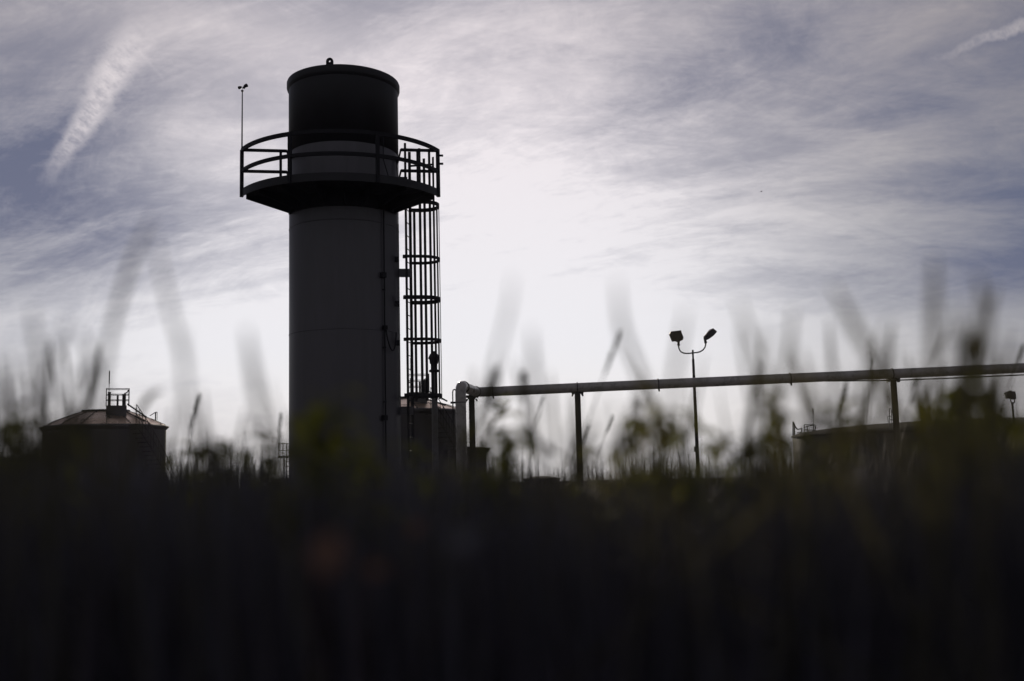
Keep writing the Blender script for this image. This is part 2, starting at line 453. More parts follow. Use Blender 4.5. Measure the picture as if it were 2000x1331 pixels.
b = MB(); rail_arc(b, PR, zm, PA0, PA1, w=0.05, h=0.085); b.build('mid_rail', M['steel'], guard)
def post(deg, r_=PR, z0=None, z1=None, w=0.075):
    mb = MB(); z0 = zd - 0.09 if z0 is None else z0; z1 = zr if z1 is None else z1
    mb.bar(tp(r_, deg, z0), tp(r_, deg, z1), w, w, up=tdir(deg)); mb.build('post', M['steel'], guard)
for dg in (PA0, -28, 17, PA1): post(dg)
# end rails running from the outer post in to the shell, both sides
def end_pt(rr, deg_outer, f):
    a_, c_ = tp(PR, deg_outer, 0), tp(TR + 0.06, deg_outer * 1.0, 0)
    return a_.lerp(c_, f)
for dg, name in ((PA0, 'left'), (PA1, 'right')):
    # run across to beside the shell at the same distance from the camera as the outer post
    pa = tp(PR, dg, 0)
    lat = (pa - Vector((T.x, T.y, 0))).dot(Vector((Wd.x, Wd.y, 0)))
    dep = (pa - Vector((T.x, T.y, 0))).dot(Vector((U.x, U.y, 0)))
    li = math.copysign(TR + 0.0, lat)
    pb = Vector((T.x, T.y, 0)) + Vector((Wd.x, Wd.y, 0)) * li + Vector((U.x, U.y, 0)) * dep
    b = MB()
    for z_ in (zr, zm): b.bar(pa + Vector((0, 0, z_)), pb + Vector((0, 0, z_)), 0.04, 0.07)
    back = pb - Vector((U.x, U.y, 0)) * (dep - 0.0) - Vector((Wd.x, Wd.y, 0)) * math.copysign(0.02, lat)
    for z_ in (zr, zm): b.bar(pb + Vector((0, 0, z_)), back + Vector((0, 0, z_)), 0.035, 0.05)
    b.build('end_rail', M['steel'], guard)
    b = MB(); q = pa.lerp(pb, 0.86 if dg < 0 else 0.55); b.bar(q + Vector((0, 0, zd)), q + Vector((0, 0, zr)), 0.06, 0.03); b.build('post', M['steel'], guard)
# two clip plates on the right hand post
for z_ in (zat(862, 303, 24.2), zat(862, 319, 24.2)):
    b = MB(); p = tp(PR, PA1 - 1.5, z_); q = Vector((Wd.x, Wd.y, 0))
    b.box(p + q * 0.09, (0.14, 0.02, 0.05), Matrix.Rotation(-TAZ, 3, 'Z'))
    b.build('clip', M['steel'], guard)
# ladder and cage, beside the shell on the right
WV, UV = Vector((Wd.x, Wd.y, 0)), Vector((U.x, U.y, 0)); T3 = Vector((T.x, T.y, 0))
def lp_(lat, dep, z): return T3 + WV * lat + UV * dep + Vector((0, 0, z))
def lat_of(px, py, dep):
    """sideways offset from the silo axis of what is seen at px for depth offset dep towards camera"""
    d = ray(px, py); d = Vector((d.x, d.y)).normalized(); o = Vector((T.x, T.y)) + U * dep
    # solve s*d = T + U*dep + Wd*l
    det = d.x * (-Wd.y) - d.y * (-Wd.x)
    s_ = (o.x * (-Wd.y) - o.y * (-Wd.x)) / det
    return (Vector((d.x * s_, d.y * s_)) - o).dot(Wd)
yN, yF = 0.36, -0.09
lN, lF = lat_of(793.6, 500, yN), lat_of(802, 500, yF)
zl0, zl1 = 0.25, zd + 1.52
b = MB()
b.bar(lp_(lN, yN, zl0), lp_(lN, yN, zl1), 0.075, 0.05, up=WV)
b.bar(lp_(lN, yN, zl0), lp_(lN, yN, zl1), 0.012, 0.06, up=WV)
ladder = b.build('ladder', M['steel'], silo)
b = MB()
b.bar(lp_(lF, yF, zl0), lp_(lF, yF, zl1 - 0.14), 0.085, 0.06, up=WV)
b.bar(lp_(lF, yF, zl0), lp_(lF, yF, zl1 - 0.08), 0.012, 0.075, up=WV)
b.build('side_rail', M['steel'], ladder)
z_ = zl0 + 0.15
while z_ < zd - 0.1:
    b = MB(); b.tube([lp_(lN, yN, z_), lp_(lF, yF, z_)], 0.0115, 8); b.build('rung', M['steel'], ladder); z_ += 0.335
# the cage: U-shaped hoops carried by vertical straps
sideN, sideF = yN + 0.14, yF - 0.30
xt = lat_of(858.5, 500, (sideN + sideF) / 2)
hr = (sideN + sideF) / 2; hw = (sideN - sideF) / 2
def hoop_pts(n=26):
    pts = [(lN - 0.09, sideN), (lN + 0.1, sideN)]
    cx = xt - hw * 1.05
    for i in range(n + 1):
        t = PI / 2 - PI * i / n
        pts.append((cx + (xt - cx) * math.cos(t), hr + hw * math.sin(t)))
    pts += [(lF, sideF), (lF, yF)]
    return pts
HP = hoop_pts()
def hoop(zc, hgt=0.055):
    mb = MB(); vs = []; n = len(HP)
    for (x_, y_) in HP:
        for dz in (-hgt / 2, hgt / 2): vs.append(lp_(x_, y_, zc + dz))
    fs = [(2 * i, 2 * i + 2, 2 * i + 3, 2 * i + 1) for i in range(n - 1)]
    # give it thickness by a second shell
    off = []
    for i, (x_, y_) in enumerate(HP):
        a, c = HP[max(i - 1, 0)], HP[min(i + 1, n - 1)]
        t = Vector((c[0] - a[0], c[1] - a[1])).normalized(); off.append((x_ - t.y * 0.012, y_ + t.x * 0.012))
    o = len(vs)
    for (x_, y_) in off:
        for dz in (-hgt / 2, hgt / 2): vs.append(lp_(x_, y_, zc + dz))
    fs += [(o + 2 * i + 1, o + 2 * i + 3, o + 2 * i + 2, o + 2 * i) for i in range(n - 1)]
    fs += [(2 * i + 1, 2 * i + 3, o + 2 * i + 3, o + 2 * i + 1) for i in range(n - 1)]
    fs += [(2 * i, o + 2 * i, o + 2 * i + 2, 2 * i + 2) for i in range(n - 1)]
    mb.add(vs, fs)
    # bolt head where the hoop passes the side rail
    mb.box(lp_(lN - 0.05, sideN - 0.05, zc), (0.09, 0.09, 0.075), Matrix.Rotation(-TAZ, 3, 'Z'))
    mb.bar(lp_(lN - 0.05, sideN, zc), lp_(lN, yN, zc), 0.03, 0.05)
    return mb
cage = None
for py in (393, 500, 580, 662, 771):
    zc = zat(820, py, TD - sideN)
    o = hoop(zc, 0.10 if py in (393, 580) else 0.075).build('safety_cage' if cage is None else 'hoop', M['steel'], silo if cage is None else cage)
    if cage is None: cage = o
zc_top = zat(820, 304, TD - sideN)
mbb = MB(); mbb.bar(lp_(lF, sideF, zc_top), lp_(xt - 0.1, sideF + 0.1, zc_top + 0.03), 0.02, 0.05); mbb.build('hoop', M['steel'], cage)
zb = zat(820, 782, TD)
for (px, dep, full) in ((821.5, sideN, 1), (841, 'n', 1), (854.5, 'n', 0), (810, sideF, 0), (830.5, sideF, 1), (848.5, 'f', 1), (858.5, 't', 0)):
    # depth from the outline of the hoop at this sideways position
    if dep == 't': x_, y_ = xt, hr
    else:
        y_ = sideN if dep in (sideN, 'n') else sideF
        for _ in range(12):
            x_ = lat_of(px, 500, y_); cx = xt - hw * 1.05
            q = max(0.0, min(1.0, (x_ - cx) / (xt - cx)))
            y_ = hr + math.copysign(hw * math.sqrt(1 - q * q), y_ - hr)
    cx = xt - hw * 1.05
    q = max(0.0, min(1.0, (x_ - cx) / (xt - cx))); tt = math.acos(q) if x_ > cx else PI / 2
    nrm = WV * math.cos(tt) + UV * math.sin(tt) * (1 if y_ > hr else -1)
    b = MB(); b.bar(lp_(x_, y_, zb), lp_(x_, y_, zd + (1.36 if full else -0.02)), 0.066, 0.012, up=nrm)
    b.build('strap', M['steel'], cage)
# stand-off brackets, conduit, junction boxes and the hanging cable
for py in (535, 803):
    z_ = zat(785, py, TD); b = MB()
    b.box(lp_((TR + lN) / 2 - 0.02, yN - 0.22, z_), (lN - TR + 0.32, 0.10, 0.20), Matrix.Rotation(-TAZ, 3, 'Z'))
    b.build('standoff', M['shell'], ladder)
def shell_deg(px, py):
    best = min(range(-880, 881), key=lambda k: abs(az(px, py) - math.atan2(tp(TR, k / 10, 0).x, tp(TR, k / 10, 0).y)))
    return best / 10
cdg = shell_deg(748, 540)
b = MB(); b.tube([tp(TR + 0.045, cdg, 0.3), tp(TR + 0.045, cdg, zd - 0.1)], 0.018, 8)
for z_ in (1.6, 2.9, 4.2, 5.6): b.box(tp(TR + 0.03, cdg, z_), (0.08, 0.06, 0.03))
cond = b.build('conduit', M['steel'], silo)
for px, py, s_ in ((746, 539, 0.13), (748, 641, 0.10), (746, 817, 0.12)):
    b = MB(); b.box(tp(TR + 0.05, shell_deg(px, 540), zat(px, py, TD - TR * 0.7)), (s_, 0.09, s_), Matrix.Rotation(-TAZ + 0.6, 3, 'Z'))
    b.build('junction_box', M['steel'], cond)
b = MB()
pts = []
for t in [i / 20 for i in range(21)]:
    px = 750 + 20 * t; py = 641 + 44 * math.sin(PI * t ** 0.9) ** 0.8 * (1 - 0.1 * t) + 8 * t
    pts.append(tp(TR + 0.05 + 0.05 * math.sin(PI * t), shell_deg(px, 600), zat(px, py, TD - TR * 0.55)))
b.tube(pts, 0.016, 8); b.build('cable', M['steel'], cond)
for py in (515, 600, 675):
    b = MB(); b.box(tp(TR + 0.03, 66, zat(773, py, TD)), (0.10, 0.07, 0.13), Matrix.Rotation(-TAZ, 3, 'Z'))
    b.build('pipe_clamp', M['steel'], silo)
dg2 = shell_deg(777, 500)
b = MB(); b.tube([tp(TR + 0.015, 76, 0.3), tp(TR + 0.015, 76, zd - 0.55)], 0.012, 6); b.build('conduit', M['shell'], silo)
# cabinet and a bent cable on the platform
b = MB(); b.box(lp_(lN - 0.16, yF - 0.2, zd + 0.62), (0.05, 0.05, 1.25)); 
for z_ in (zd + 0.55, zd + 0.78): b.box(lp_(lN - 0.04, yF - 0.2, z_), (0.26, 0.05, 0.10), Matrix.Rotation(-TAZ, 3, 'Z'))
b.build('gate', M['steel'], guard)
b = MB(); b.tube([tp(TR + 0.05, cdg, zd + 1.5), tp(TR + 0.05, cdg, zd + 0.9), tp(TR + 0.12, cdg + 6, zd + 0.35), tp(TR + 0.16, cdg + 14, zd + 0.2), tp(TR + 0.1, cdg + 22, zd + 0.4), tp(TR + 0.05, cdg + 24, zd + 1.1)], 0.014, 8)
b.build('cable', M['steel'], cond)

# ------------------------------------------------------------------ anemometer on the left end of the guard rail
pa = tp(PR, PA0, zr)
an = thing('anemometer', 'thin mast with small wind cups rising from the left end of the silo guardrail', 'anemometer', pa)
ztip = zat(474, 180, 24.7)
b = MB(); b.tube([pa + Vector((0, 0, -0.12)), Vector((pa.x, pa.y, ztip))], [0.019, 0.013], 8)
b.tube([Vector((pa.x, pa.y, ztip)), Vector((pa.x, pa.y, ztip + 0.09))], 0.005, 6)
b.build('mast', M['steel'], an)
b = MB(); b.lathe([(0.002, ztip - 0.02), (0.03, ztip - 0.01), (0.034, ztip + 0.01), (0.02, ztip + 0.025), (0.002, ztip + 0.026)], (pa.x, pa.y), 16); b.build('bearing', M['steel'], an)
for (px0, py0, px1, py1, r_) in ((475, 170.5, 482, 167, 0.045), (473, 170, 466.5, 172, 0.038), (474.3, 170.5, 477, 172, 0.03)):
    a, c = atD(px0, py0, pa.xy.length), atD(px1, py1, pa.xy.length + (0.05 if px1 > 474 else -0.05))
    b = MB(); b.tube([a, a.lerp(c, 0.5), c], [0.006, r_ * 0.85, r_], 14)
    b.build('cup', M['steel'], an)

# ------------------------------------------------------------------ storage tanks with cone roofs
def rail_box(mb_parent, pts, z0, h, r_=0.022, posts=True, mids=1, closed=True):
    n = len(pts); rng_ = range(n if closed else n - 1)
    b = MB()
    for i in rng_:
        a, c = Vector(pts[i]), Vector(pts[(i + 1) % n])
        for k in range(mids + 1):
            z_ = z0 + h * (1 - k / (mids + 1)); b.tube([Vector((a.x, a.y, z_)), Vector((c.x, c.y, z_))], r_, 6)
    for p in pts: b.tube([Vector((p[0], p[1], z0)), Vector((p[0], p[1], z0 + h))], r_ * 1.15, 6)
    return b
def tank(px, D, half, y_rim, y_top, label, hx=19, rodh=True, seed=0, hy0=None):
    """hx: sideways offset of the roof hatch in picture units"""
    A_, B_ = az(px - half, y_rim + 10), az(px + half, y_rim + 10); A = (A_ + B_) / 2; Rr = D * math.sin((B_ - A_) / 2)
    c = Vector((D * math.sin(A), D * math.cos(A))); u = -c.normalized(); w = Vector((-u.y, u.x))
    zr_, zt = zat(px - 0, y_rim, D), zat(px, y_top, D)
    t = thing('storage_tank', label, 'storage tank', (c.x, c.y, -0.05), 'round storage tanks with cone roofs')
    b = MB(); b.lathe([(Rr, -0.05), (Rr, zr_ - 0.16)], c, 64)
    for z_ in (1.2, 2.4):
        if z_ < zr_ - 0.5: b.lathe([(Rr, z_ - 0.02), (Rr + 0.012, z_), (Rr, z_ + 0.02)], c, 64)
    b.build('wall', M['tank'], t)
    b = MB(); N_ = 16
    b.lathe([(Rr - 0.01, zr_ - 0.17), (Rr * 1.045, zr_ - 0.02), (Rr * 1.045, zr_ + 0.04), (Rr * 0.985, zr_ + 0.10)], c, N_, smooth=False)
    b.build('rim', M['rib'], t)
    H = zt - zr_
    prof = [(Rr * 0.985, zr_ + 0.10), (Rr * 0.80, zr_ + 0.10 + (H - 0.1) * 0.36), (Rr * 0.40, zt - 0.05)]
    b = MB(); b.lathe(prof, c, N_, smooth=False); b.lathe([(Rr * 0.4, zt - 0.05), (0.01, zt - 0.02)], c, N_, smooth=False)
    rf = b.build('roof', M['roof'], t)
    b = MB()
    for i in range(N_):
        a = 2 * PI * i / N_
        pp = [Vector((c.x + r_ * math.cos(a), c.y + r_ * math.sin(a), z_ + 0.015)) for r_, z_ in prof]
        b.bar(pp[0], pp[1], 0.03, 0.02); b.bar(pp[1], pp[2], 0.03, 0.02)
    b.build('roof_rib', M['rib'], rf)
    b = MB(); b.lathe([(Rr * 0.30, zt - 0.06), (Rr * 0.40, zt - 0.03), (Rr * 0.40, zt + 0.03), (0.01, zt + 0.05)], c, 24, smooth=False)
    b.build('centre_plate', M['rib'], rf)
    # hatch platform towards the camera, with rails, pipes and a rod
    def q(lat, dep, z): return Vector((c.x + w.x * lat + u.x * dep, c.y + w.y * lat + u.y * dep, z))
    s_ = D / 2000
    x0, x1 = (hx - 19) * s_, (hx + 15) * s_
    d0, d1 = Rr * 0.35, Rr * 0.62
    zb_ = zt - 0.35; zp = zt + 0.17
    b = MB(); v = [q(x0, d0, zb_), q(x1, d0, zb_), q(x1, d1, zb_ - 0.25), q(x0, d1, zb_ - 0.25)]
    vt = [q(x0, d0, zp), q(x1, d0, zp), q(x1, d1, zp), q(x0, d1, zp)]
    b.add(v + vt, [(3, 2, 1, 0), (4, 5, 6, 7), (0, 1, 5, 4), (1, 2, 6, 5), (2, 3, 7, 6), (3, 0, 4, 7)])
    pl = b.build('hatch', M['rib'], t)
    b = rail_box(None, [q(x0, d0, 0), q(x1 + 0.10, d0, 0), q(x1 + 0.10, d1, 0), q(x0, d1, 0)], zp, 0.82, 0.018, mids=2)
    b.build('guardrail', M['steel'], pl)
    b = MB()
    for lx, hh, rr in ((x0 + 0.14, 0.72, 0.07), (x0 + 0.52, 0.55, 0.05), (x1 - 0.12, 0.60, 0.09)):
        b.tube([q(lx, (d0 + d1) / 2, zp - 0.1), q(lx, (d0 + d1) / 2, zp + hh * 0.9), q(lx, (d0 + d1) / 2, zp + hh * 0.9 + 0.03)], [rr, rr, rr * 1.25], 10)
    b.tube([q(x1 - 0.12, (d0 + d1) / 2, zp + 0.60), q(x1 + 0.02, (d0 + d1) / 2, zp + 0.66), q(x1 + 0.08, (d0 + d1) / 2, zp + 0.80)], 0.03, 6)
    b.build('vent_pipe', M['steel'], pl)
    b = MB(); zq = zat(px + hx, y_top - 75, D)
    b.tube([q(x0 + 0.12, d0, zp), q(x0 + 0.12, d0, zp + (zq - zp) * 0.62), q(x0 + 0.12, d0, zp + (zq - zp) * 0.63), q(x0 + 0.12, d0, zq)], [0.014, 0.014, 0.028, 0.028], 6)
    b.build('antenna', M['steel'], t)
    # roof walkway and stair winding down the right side
    b = MB(); b.bar(q(x1 + 0.05, d0 + 0.1, zp + 0.1), q(x1 + 0.9, Rr * 0.72, zr_ + 0.42), 0.05, 0.06); b.bar(q(x1 + 0.05, d0 + 0.1, zp - 0.3), q(x1 + 0.8, Rr * 0.78, zr_ + 0.22), 0.05, 0.06)
    b.bar(q(x1 + 0.45, d0 + 0.5, zr_ + 0.3), q(x1 + 0.45, d0 + 0.5, zp - 0.1), 0.04)
    b.build('walkway', M['steel'], rf)
    zs = zr_ + 0.02; st = MB(); rl = MB(); n_ = int((zs - 0.1) / 0.21)
    for i in range(n_ + 1):
        a = R(22) + i * R(40.0 / max(1, n_)) + R(0)
        z_ = zs - i * 0.21
        d = Vector((w.x * math.sin(a) + u.x * math.cos(a), w.y * math.sin(a) + u.y * math.cos(a), 0))
        tg = Vector((-d.y, d.x, 0))
        p = Vector((c.x, c.y, z_)) + d * (Rr + 0.36)
        rot = Matrix((d, tg, Vector((0, 0, 1)))).transposed()
        st.box(p, (0.66, 0.24, 0.035), rot)
        rl.tube([Vector((c.x, c.y, z_)) + d * (Rr + 0.70), Vector((c.x, c.y, z_ + 0.95)) + d * (Rr + 0.70)], 0.014, 5)
        if i:
            for h_ in (-0.04, 0.5, 0.95): rl.tube([prev + Vector((0, 0, h_)), Vector((c.x, c.y, z_ + h_)) + d * (Rr + 0.70)], 0.028 if h_ < 0 else 0.018, 5)
        prev = Vector((c.x, c.y, z_)) + d * (Rr + 0.70)
    so = st.build('stair', M['cover'], t); rl.build('handrail', M['cover'], so)
    return t, c, u, w, Rr, zr_, zt
t1, c, u, w, Rr, zr_, zt = tank(203.5, 55, 121.5, 836, 803, 'dark round tank with shiny cone roof, standing alone at the far left')
# small davit near the right edge of that roof
def q1(lat, dep, z): return Vector((c.x + w.x * lat + u.x * dep, c.y + w.y * lat + u.y * dep, z))
b = MB(); s_ = 55 / 2000
p0, p1, p2 = q1(75 * s_, 0.2, zat(279, 813, 55)), q1(85 * s_, 0.2, zat(288, 806, 55)), q1(85 * s_, 0.2, zat(288, 818, 55))
b.bar(p0, p1, 0.04); b.bar(p1, p2 - Vector((0, 0, 0.1)), 0.05); b.bar(p1, p1 + Vector((0.08, 0, 0)), 0.04); b.bar(p1 + Vector((0.08, 0, 0)), p2 + Vector((0.08, 0, -0.1)), 0.02)
b.build('davit', M['steel'], t1)
tank(778, 49, 128, 808, 779, 'dark round tank with cone roof partly hidden behind the silo and caged ladder', hx=38)

# ------------------------------------------------------------------ overhead pipeline
PIPE_R = 0.19
Yr, Ym = 36.0, 40.2
pr = at(899.5, 765, Yr); top_r = at(899.5, 754, Yr).z
pl_ = thing('pipeline', 'long pale overhead pipe rising from the ground at a bend and running right on posts', 'pipeline', (pr.x, pr.y, -0.05))
pm0, pm1 = at(931, 766.5, Ym), at(2000, 719, Ym - 0.4)
dirm = (pm1 - pm0).normalized(); pm2 = pm1 + dirm * 6
zc = top_r
v0 = Vector((pr.x, pr.y, -0.05)); corner = Vector((pr.x, pr.y, zc))
dh = (Vector((pm0.x, pm0.y, pm0.z)) - corner).normalized()
pts = [v0, Vector((pr.x, pr.y, zc - 0.6)), Vector((pr.x, pr.y, zc - 0.34))]
rb = 0.34
for i in range(1, 9):
    t = i / 8; a_ = Vector((0, 0, 1))
    p = corner - a_ * rb * (1 - math.sin(t * PI / 2)) + dh * rb * (1 - math.cos(t * PI / 2)); pts.append(p)
e2 = pm0 - dh * 0.45
pts.append(e2)
for i in range(1, 8):
    t = i / 7; pts.append((e2.lerp(pm0, t)).lerp(pm0.lerp(pm0 + dirm * 0.45, t), t))
NS = 30
for i in range(1, NS + 1): pts.append((pm0 + dirm * 0.45).lerp(pm2, i / NS))
b = MB(); b.tube(pts, PIPE_R, 32); b.build('pipe', M['pipe'], pl_)
def band(p, d, r0=PIPE_R + 0.004, r1=PIPE_R + 0.03, w=0.03):
    mb = MB(); mb.tube([p - d * w / 2, p + d * w / 2], r1, 28); return mb
def pipe_at(px):
    k = 0
    for _ in range(30):
        p = pm0.lerp(pm1, k); q = ray(px, 740); k += (q.x / q.y * p.y - p.x) / (pm1.x - pm0.x)
    return pm0.lerp(pm1, k)
for px in (962, 1127, 1285, 1543, 1743):
    p = pipe_at(px); mb = band(p, dirm); mb.box(p + Vector((0.02, -0.06, -PIPE_R - 0.05)), (0.06, 0.05, 0.10)); mb.build('pipe_clamp', M['steel'], pl_)
mb = band(corner + dh * 0.75, dh); mb.build('pipe_clamp', M['steel'], pl_)
mb = band(e2 + dh * 0.1, dh); mb.build('pipe_clamp', M['steel'], pl_)
mb = MB(); zz = at(899, 786.5, Yr).z; mb.tube([Vector((pr.x, pr.y, zz - 0.012)), Vector((pr.x, pr.y, zz + 0.012))], PIPE_R + 0.012, 28)
mb.box((pr.x - PIPE_R - 0.08, pr.y, zz), (0.18, 0.06, 0.07)); mb.build('pipe_clamp', M['steel'], pl_)
# thin riser conduit left of the riser
b = MB(); x_ = at(884.5, 790, Yr).x; zt_ = at(884, 761, Yr).z
b.tube([Vector((x_, Yr, 0)), Vector((x_, Yr, zt_ - 0.1)), Vector((x_ + 0.02, Yr, zt_ - 0.02)), Vector((x_ + 0.06, Yr, zt_)), Vector((x_ + 0.12, Yr, zt_ - 0.04)), Vector((x_ + 0.2, Yr, zt_ - 0.1))], 0.022, 8)
b.build('conduit', M['steel'], pl_)
# posts under the pipe
for px in (921, 1127, 1744.5):
    p = pipe_at(max(px, 931)) if px > 930 else at(921, 768, Ym - 0.1)
    zt_ = p.z - PIPE_R - 0.02
    b = MB(); hw_ = 0.105
    ro = Matrix.Rotation(-math.atan2(p.x, p.y) * 1.1, 3, 'Z')
    for dx in (-hw_, hw_): b.box(Vector((p.x, p.y, (zt_ - 0.05) / 2)) + ro @ Vector((dx, 0, 0)), (0.02, 0.10, zt_ + 0.05), ro)
    b.box((p.x, p.y, (zt_ - 0.05) / 2), (0.19, 0.03, zt_ + 0.05), ro)
    sup = b.build('support_post', M['steel'], pl_)
    b = MB(); b.box((p.x, p.y, zt_ - 0.0), (0.46 if px > 930 else 0.30, 0.24, 0.05)); 
    b.box((p.x, p.y, zt_ + 0.08), (0.22, 0.20, 0.12))
    for sx in (-1, 1):
        b.prism([(0, 0), (0.09 * sx, 0), (0.10 * sx, -0.10), (0.06 * sx, -0.10)], (Vector((p.x + 0.13 * sx, p.y, zt_ - 0.025)), Vector((1, 0, 0)), Vector((0, 0, 1))), None, Vector((0, 0.1, 0)))
    b.build('saddle', M['steel'], sup)
b = MB(); b.box(at(919, 775, Ym - 0.3), (0.62, 0.10, 0.10)); b.build('cross_beam', M['steel'], pl_)
b = MB(); a0, a1, a2 = pipe_at(1600), pipe_at(1744), pipe_at(2000)
b.tube([a0 + Vector((0, 0, -0.16)), a0.lerp(a1, 0.5) + Vector((0, 0, -0.215)), a1 + Vector((0, 0, -0.26)), a1.lerp(a2, 0.5) + Vector((0, 0, -0.275)), a2 + Vector((0, 0, -0.27)), pm2 + Vector((0, 0, -0.25))], 0.024, 8)
b.build('conduit', M['steel'], pl_)

# ------------------------------------------------------------------ flood lights
YL = 50.0
def lq(px, py, dy=0): return at(px, py, YL + dy)
top = lq(1353, 684); base = Vector((top.x, YL, -0.05))
lt = thing('street_lamp', 'tall slender lamp post carrying two floodlights, behind the pipe', 'lamp post', base)
b = MB(); zc = lq(1353, 702).z
b.tube([base, Vector((top.x, YL, zc))], [0.105, 0.062], 14); b.tube([Vector((top.x, YL, zc - 0.05)), top], 0.046, 12)
b.build('pole', M['steel'], lt)
b = MB(); b.box((top.x - 0.06, YL, lq(1355, 878).z), (0.16, 0.20, 0.26)); b.build('control_box', M['steel'], lt)
b = MB()
pts = [lq(*p) for p in ((1325.3, 672), (1325.5, 678), (1327, 683.5), (1330, 687.5), (1335, 690), (1341, 690.8), (1347, 690.5), (1353, 689.8), (1361, 689), (1367.5, 687.5), (1373, 684), (1376.8, 679), (1378.4, 672.5), (1378.6, 667))]
b.tube(pts, 0.034, 10); b.build('arm', M['steel'], lt)
def lamp_head(poly, stem, Y, parent, thick, glass=None):
    cx = sum(p[0] for p in poly) / len(poly); cy = sum(p[1] for p in poly) / len(poly)
    o = at(cx, cy, Y)
    pv = [at(p[0], p[1], Y) for p in poly]
    n = len(pv)
    # front a little smaller than the back, like a tapered housing
    fr = [o.lerp(p, 0.97) + Vector((0, -thick / 2, 0)) for p in pv]; bk = [o.lerp(p, 0.90) + Vector((0, thick / 2, 0)) for p in pv]
    mb = MB(); mb.add(fr + pv + bk, [tuple(range(n)), tuple(range(2 * n, 3 * n))[::-1]] + [(k * n + i, k * n + (i + 1) % n, (k + 1) * n + (i + 1) % n, (k + 1) * n + i) for k in (0, 1) for i in range(n)])
    hd = mb.build('lamp_head', M['steel'], parent)
    mb = MB(); mb.tube([at(p[0], p[1], Y) for p in stem[:-1]], stem[-1], 10); mb.build('knuckle', M['steel'], hd)
    if glass:
        mb = MB(); gp = [at(p[0], p[1], Y) for p in glass]; m_ = len(gp)
        mb.add([p + Vector((0, -thick * 0.35, 0)) for p in gp] + [p + Vector((0, thick * 0.35, 0)) for p in gp],
               [tuple(range(m_)), tuple(range(m_, 2 * m_))[::-1]] + [(i, (i + 1) % m_, m_ + (i + 1) % m_, m_ + i) for i in range(m_)])
        mb.build('lens', M['glass'], hd)
lamp_head([(1306.5, 653.5), (1309.5, 648.3), (1329, 646), (1331.5, 654), (1334, 660), (1332.8, 665), (1328.5, 667), (1326, 669.5), (1323.5, 668.5), (1320, 667), (1312.5, 668)], ((1325.5, 665), (1325.4, 671), (1325.4, 673.8), (1325.3, 675.5), [0.065, 0.055, 0.075, 0.06]), YL, lt, 0.42)
lamp_head([(1374.2, 657.5), (1380, 651.5), (1391.5, 642), (1399, 648.3), (1397.5, 651.5), (1392.5, 657), (1385, 662.5), (1379.5, 665), (1376.5, 661)], ((1376, 659.5), (1377, 665), (1378.2, 669), (1378.5, 671), [0.06, 0.055, 0.075, 0.06]), YL, lt, 0.42,
          [(1377.5, 655), (1381.5, 648.5), (1385.8, 644.3), (1389.5, 643.2), (1386, 647), (1380.5, 652.5)])
# small one at the far right
YS = 60.0
pb = at(1976.5, 790, YS)
sl2 = thing('floodlight', 'single small floodlight on a short pole at the right edge below the pipe', 'floodlight', (at(1979.5, 817, YS).x, YS, -0.05))
xq = at(1979.2, 815, YS).x
b = MB(); b.tube([Vector((xq, YS, -0.05)), Vector((xq, YS, at(1978, 788, YS).z))], 0.06, 10); b.build('pole', M['steel'], sl2)
lamp_head([(1962.5, 767), (1967, 765.5), (1971, 763), (1974.5, 764.8), (1980.5, 765), (1982, 775), (1982.3, 780), (1979, 781), (1975, 779.5), (1965.5, 779)], ((1978, 789), (1978, 786), [0.05, 0.06]), YS, sl2, 0.34)
b = MB()
b.tube([at(x_, y_, YS) for x_, y_ in ((1973.5, 779), (1974.5, 785), (1976, 788.5), (1979, 788.5), (1981.5, 786), (1981.5, 779))], 0.032, 8); b.build('yoke', M['steel'], sl2)

# ------------------------------------------------------------------ exhaust stack with rain cap, beside the ladder
D_ = 34.0
p = atD(849, 800, D_); xs_, ys_ = p.x, p.y
def zs_(py): return zat(849, py, D_)
ex = thing('vent_stack', 'slim vertical vent stack with hooded cap, seen through the ladder cage', 'vent stack', (xs_, ys_, -0.05))
b = MB(); b.tube([Vector((xs_, ys_, -0.05)), Vector((xs_, ys_, zs_(722)))], 0.098, 20); b.build('pipe', M['galv'], ex)
b = MB(); b.lathe([(0.09, zs_(728)), (0.165, zs_(727)), (0.165, zs_(723)), (0.11, zs_(722)), (0.11, zs_(719))], (xs_, ys_), 24); b.build('flange', M['steel'], ex)
b = MB(); b.lathe([(0.11, zs_(719)), (0.11, zs_(712)), (0.14, zs_(710)), (0.15, zs_(703)), (0.19, zs_(701)), (0.18, zs_(698)), (0.13, zs_(692)), (0.07, zs_(689.5)), (0.07, zs_(686.5)), (0.002, zs_(686))], (xs_, ys_), 24); b.build('rain_cap', M['steel'], ex)

# ------------------------------------------------------------------ low structures
Yb = 64.0
pA, pB = at(-700, 893, Yb), at(150, 893, Yb)
zb_ = at(40, 893, Yb).z
lb = thing('low_building', 'low flat roofed dark building at the left edge behind the round tank', 'building', ((pA.x + pB.x) / 2, Yb + 4, -0.05))
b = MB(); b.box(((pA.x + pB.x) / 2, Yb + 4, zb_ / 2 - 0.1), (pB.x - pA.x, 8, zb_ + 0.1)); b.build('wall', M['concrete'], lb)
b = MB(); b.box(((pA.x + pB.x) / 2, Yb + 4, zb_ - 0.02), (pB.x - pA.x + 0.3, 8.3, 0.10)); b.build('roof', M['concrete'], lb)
pc, pd = at(-120, 893, Yb + 0.4), at(35.5, 893, Yb + 0.4)
b = MB(); n_ = 7
for i in range(n_ + 1):
    q = pc.lerp(pd, i / n_); b.tube([Vector((q.x, q.y, zb_)), Vector((q.x, q.y, zb_ + 0.58))], 0.02, 6)
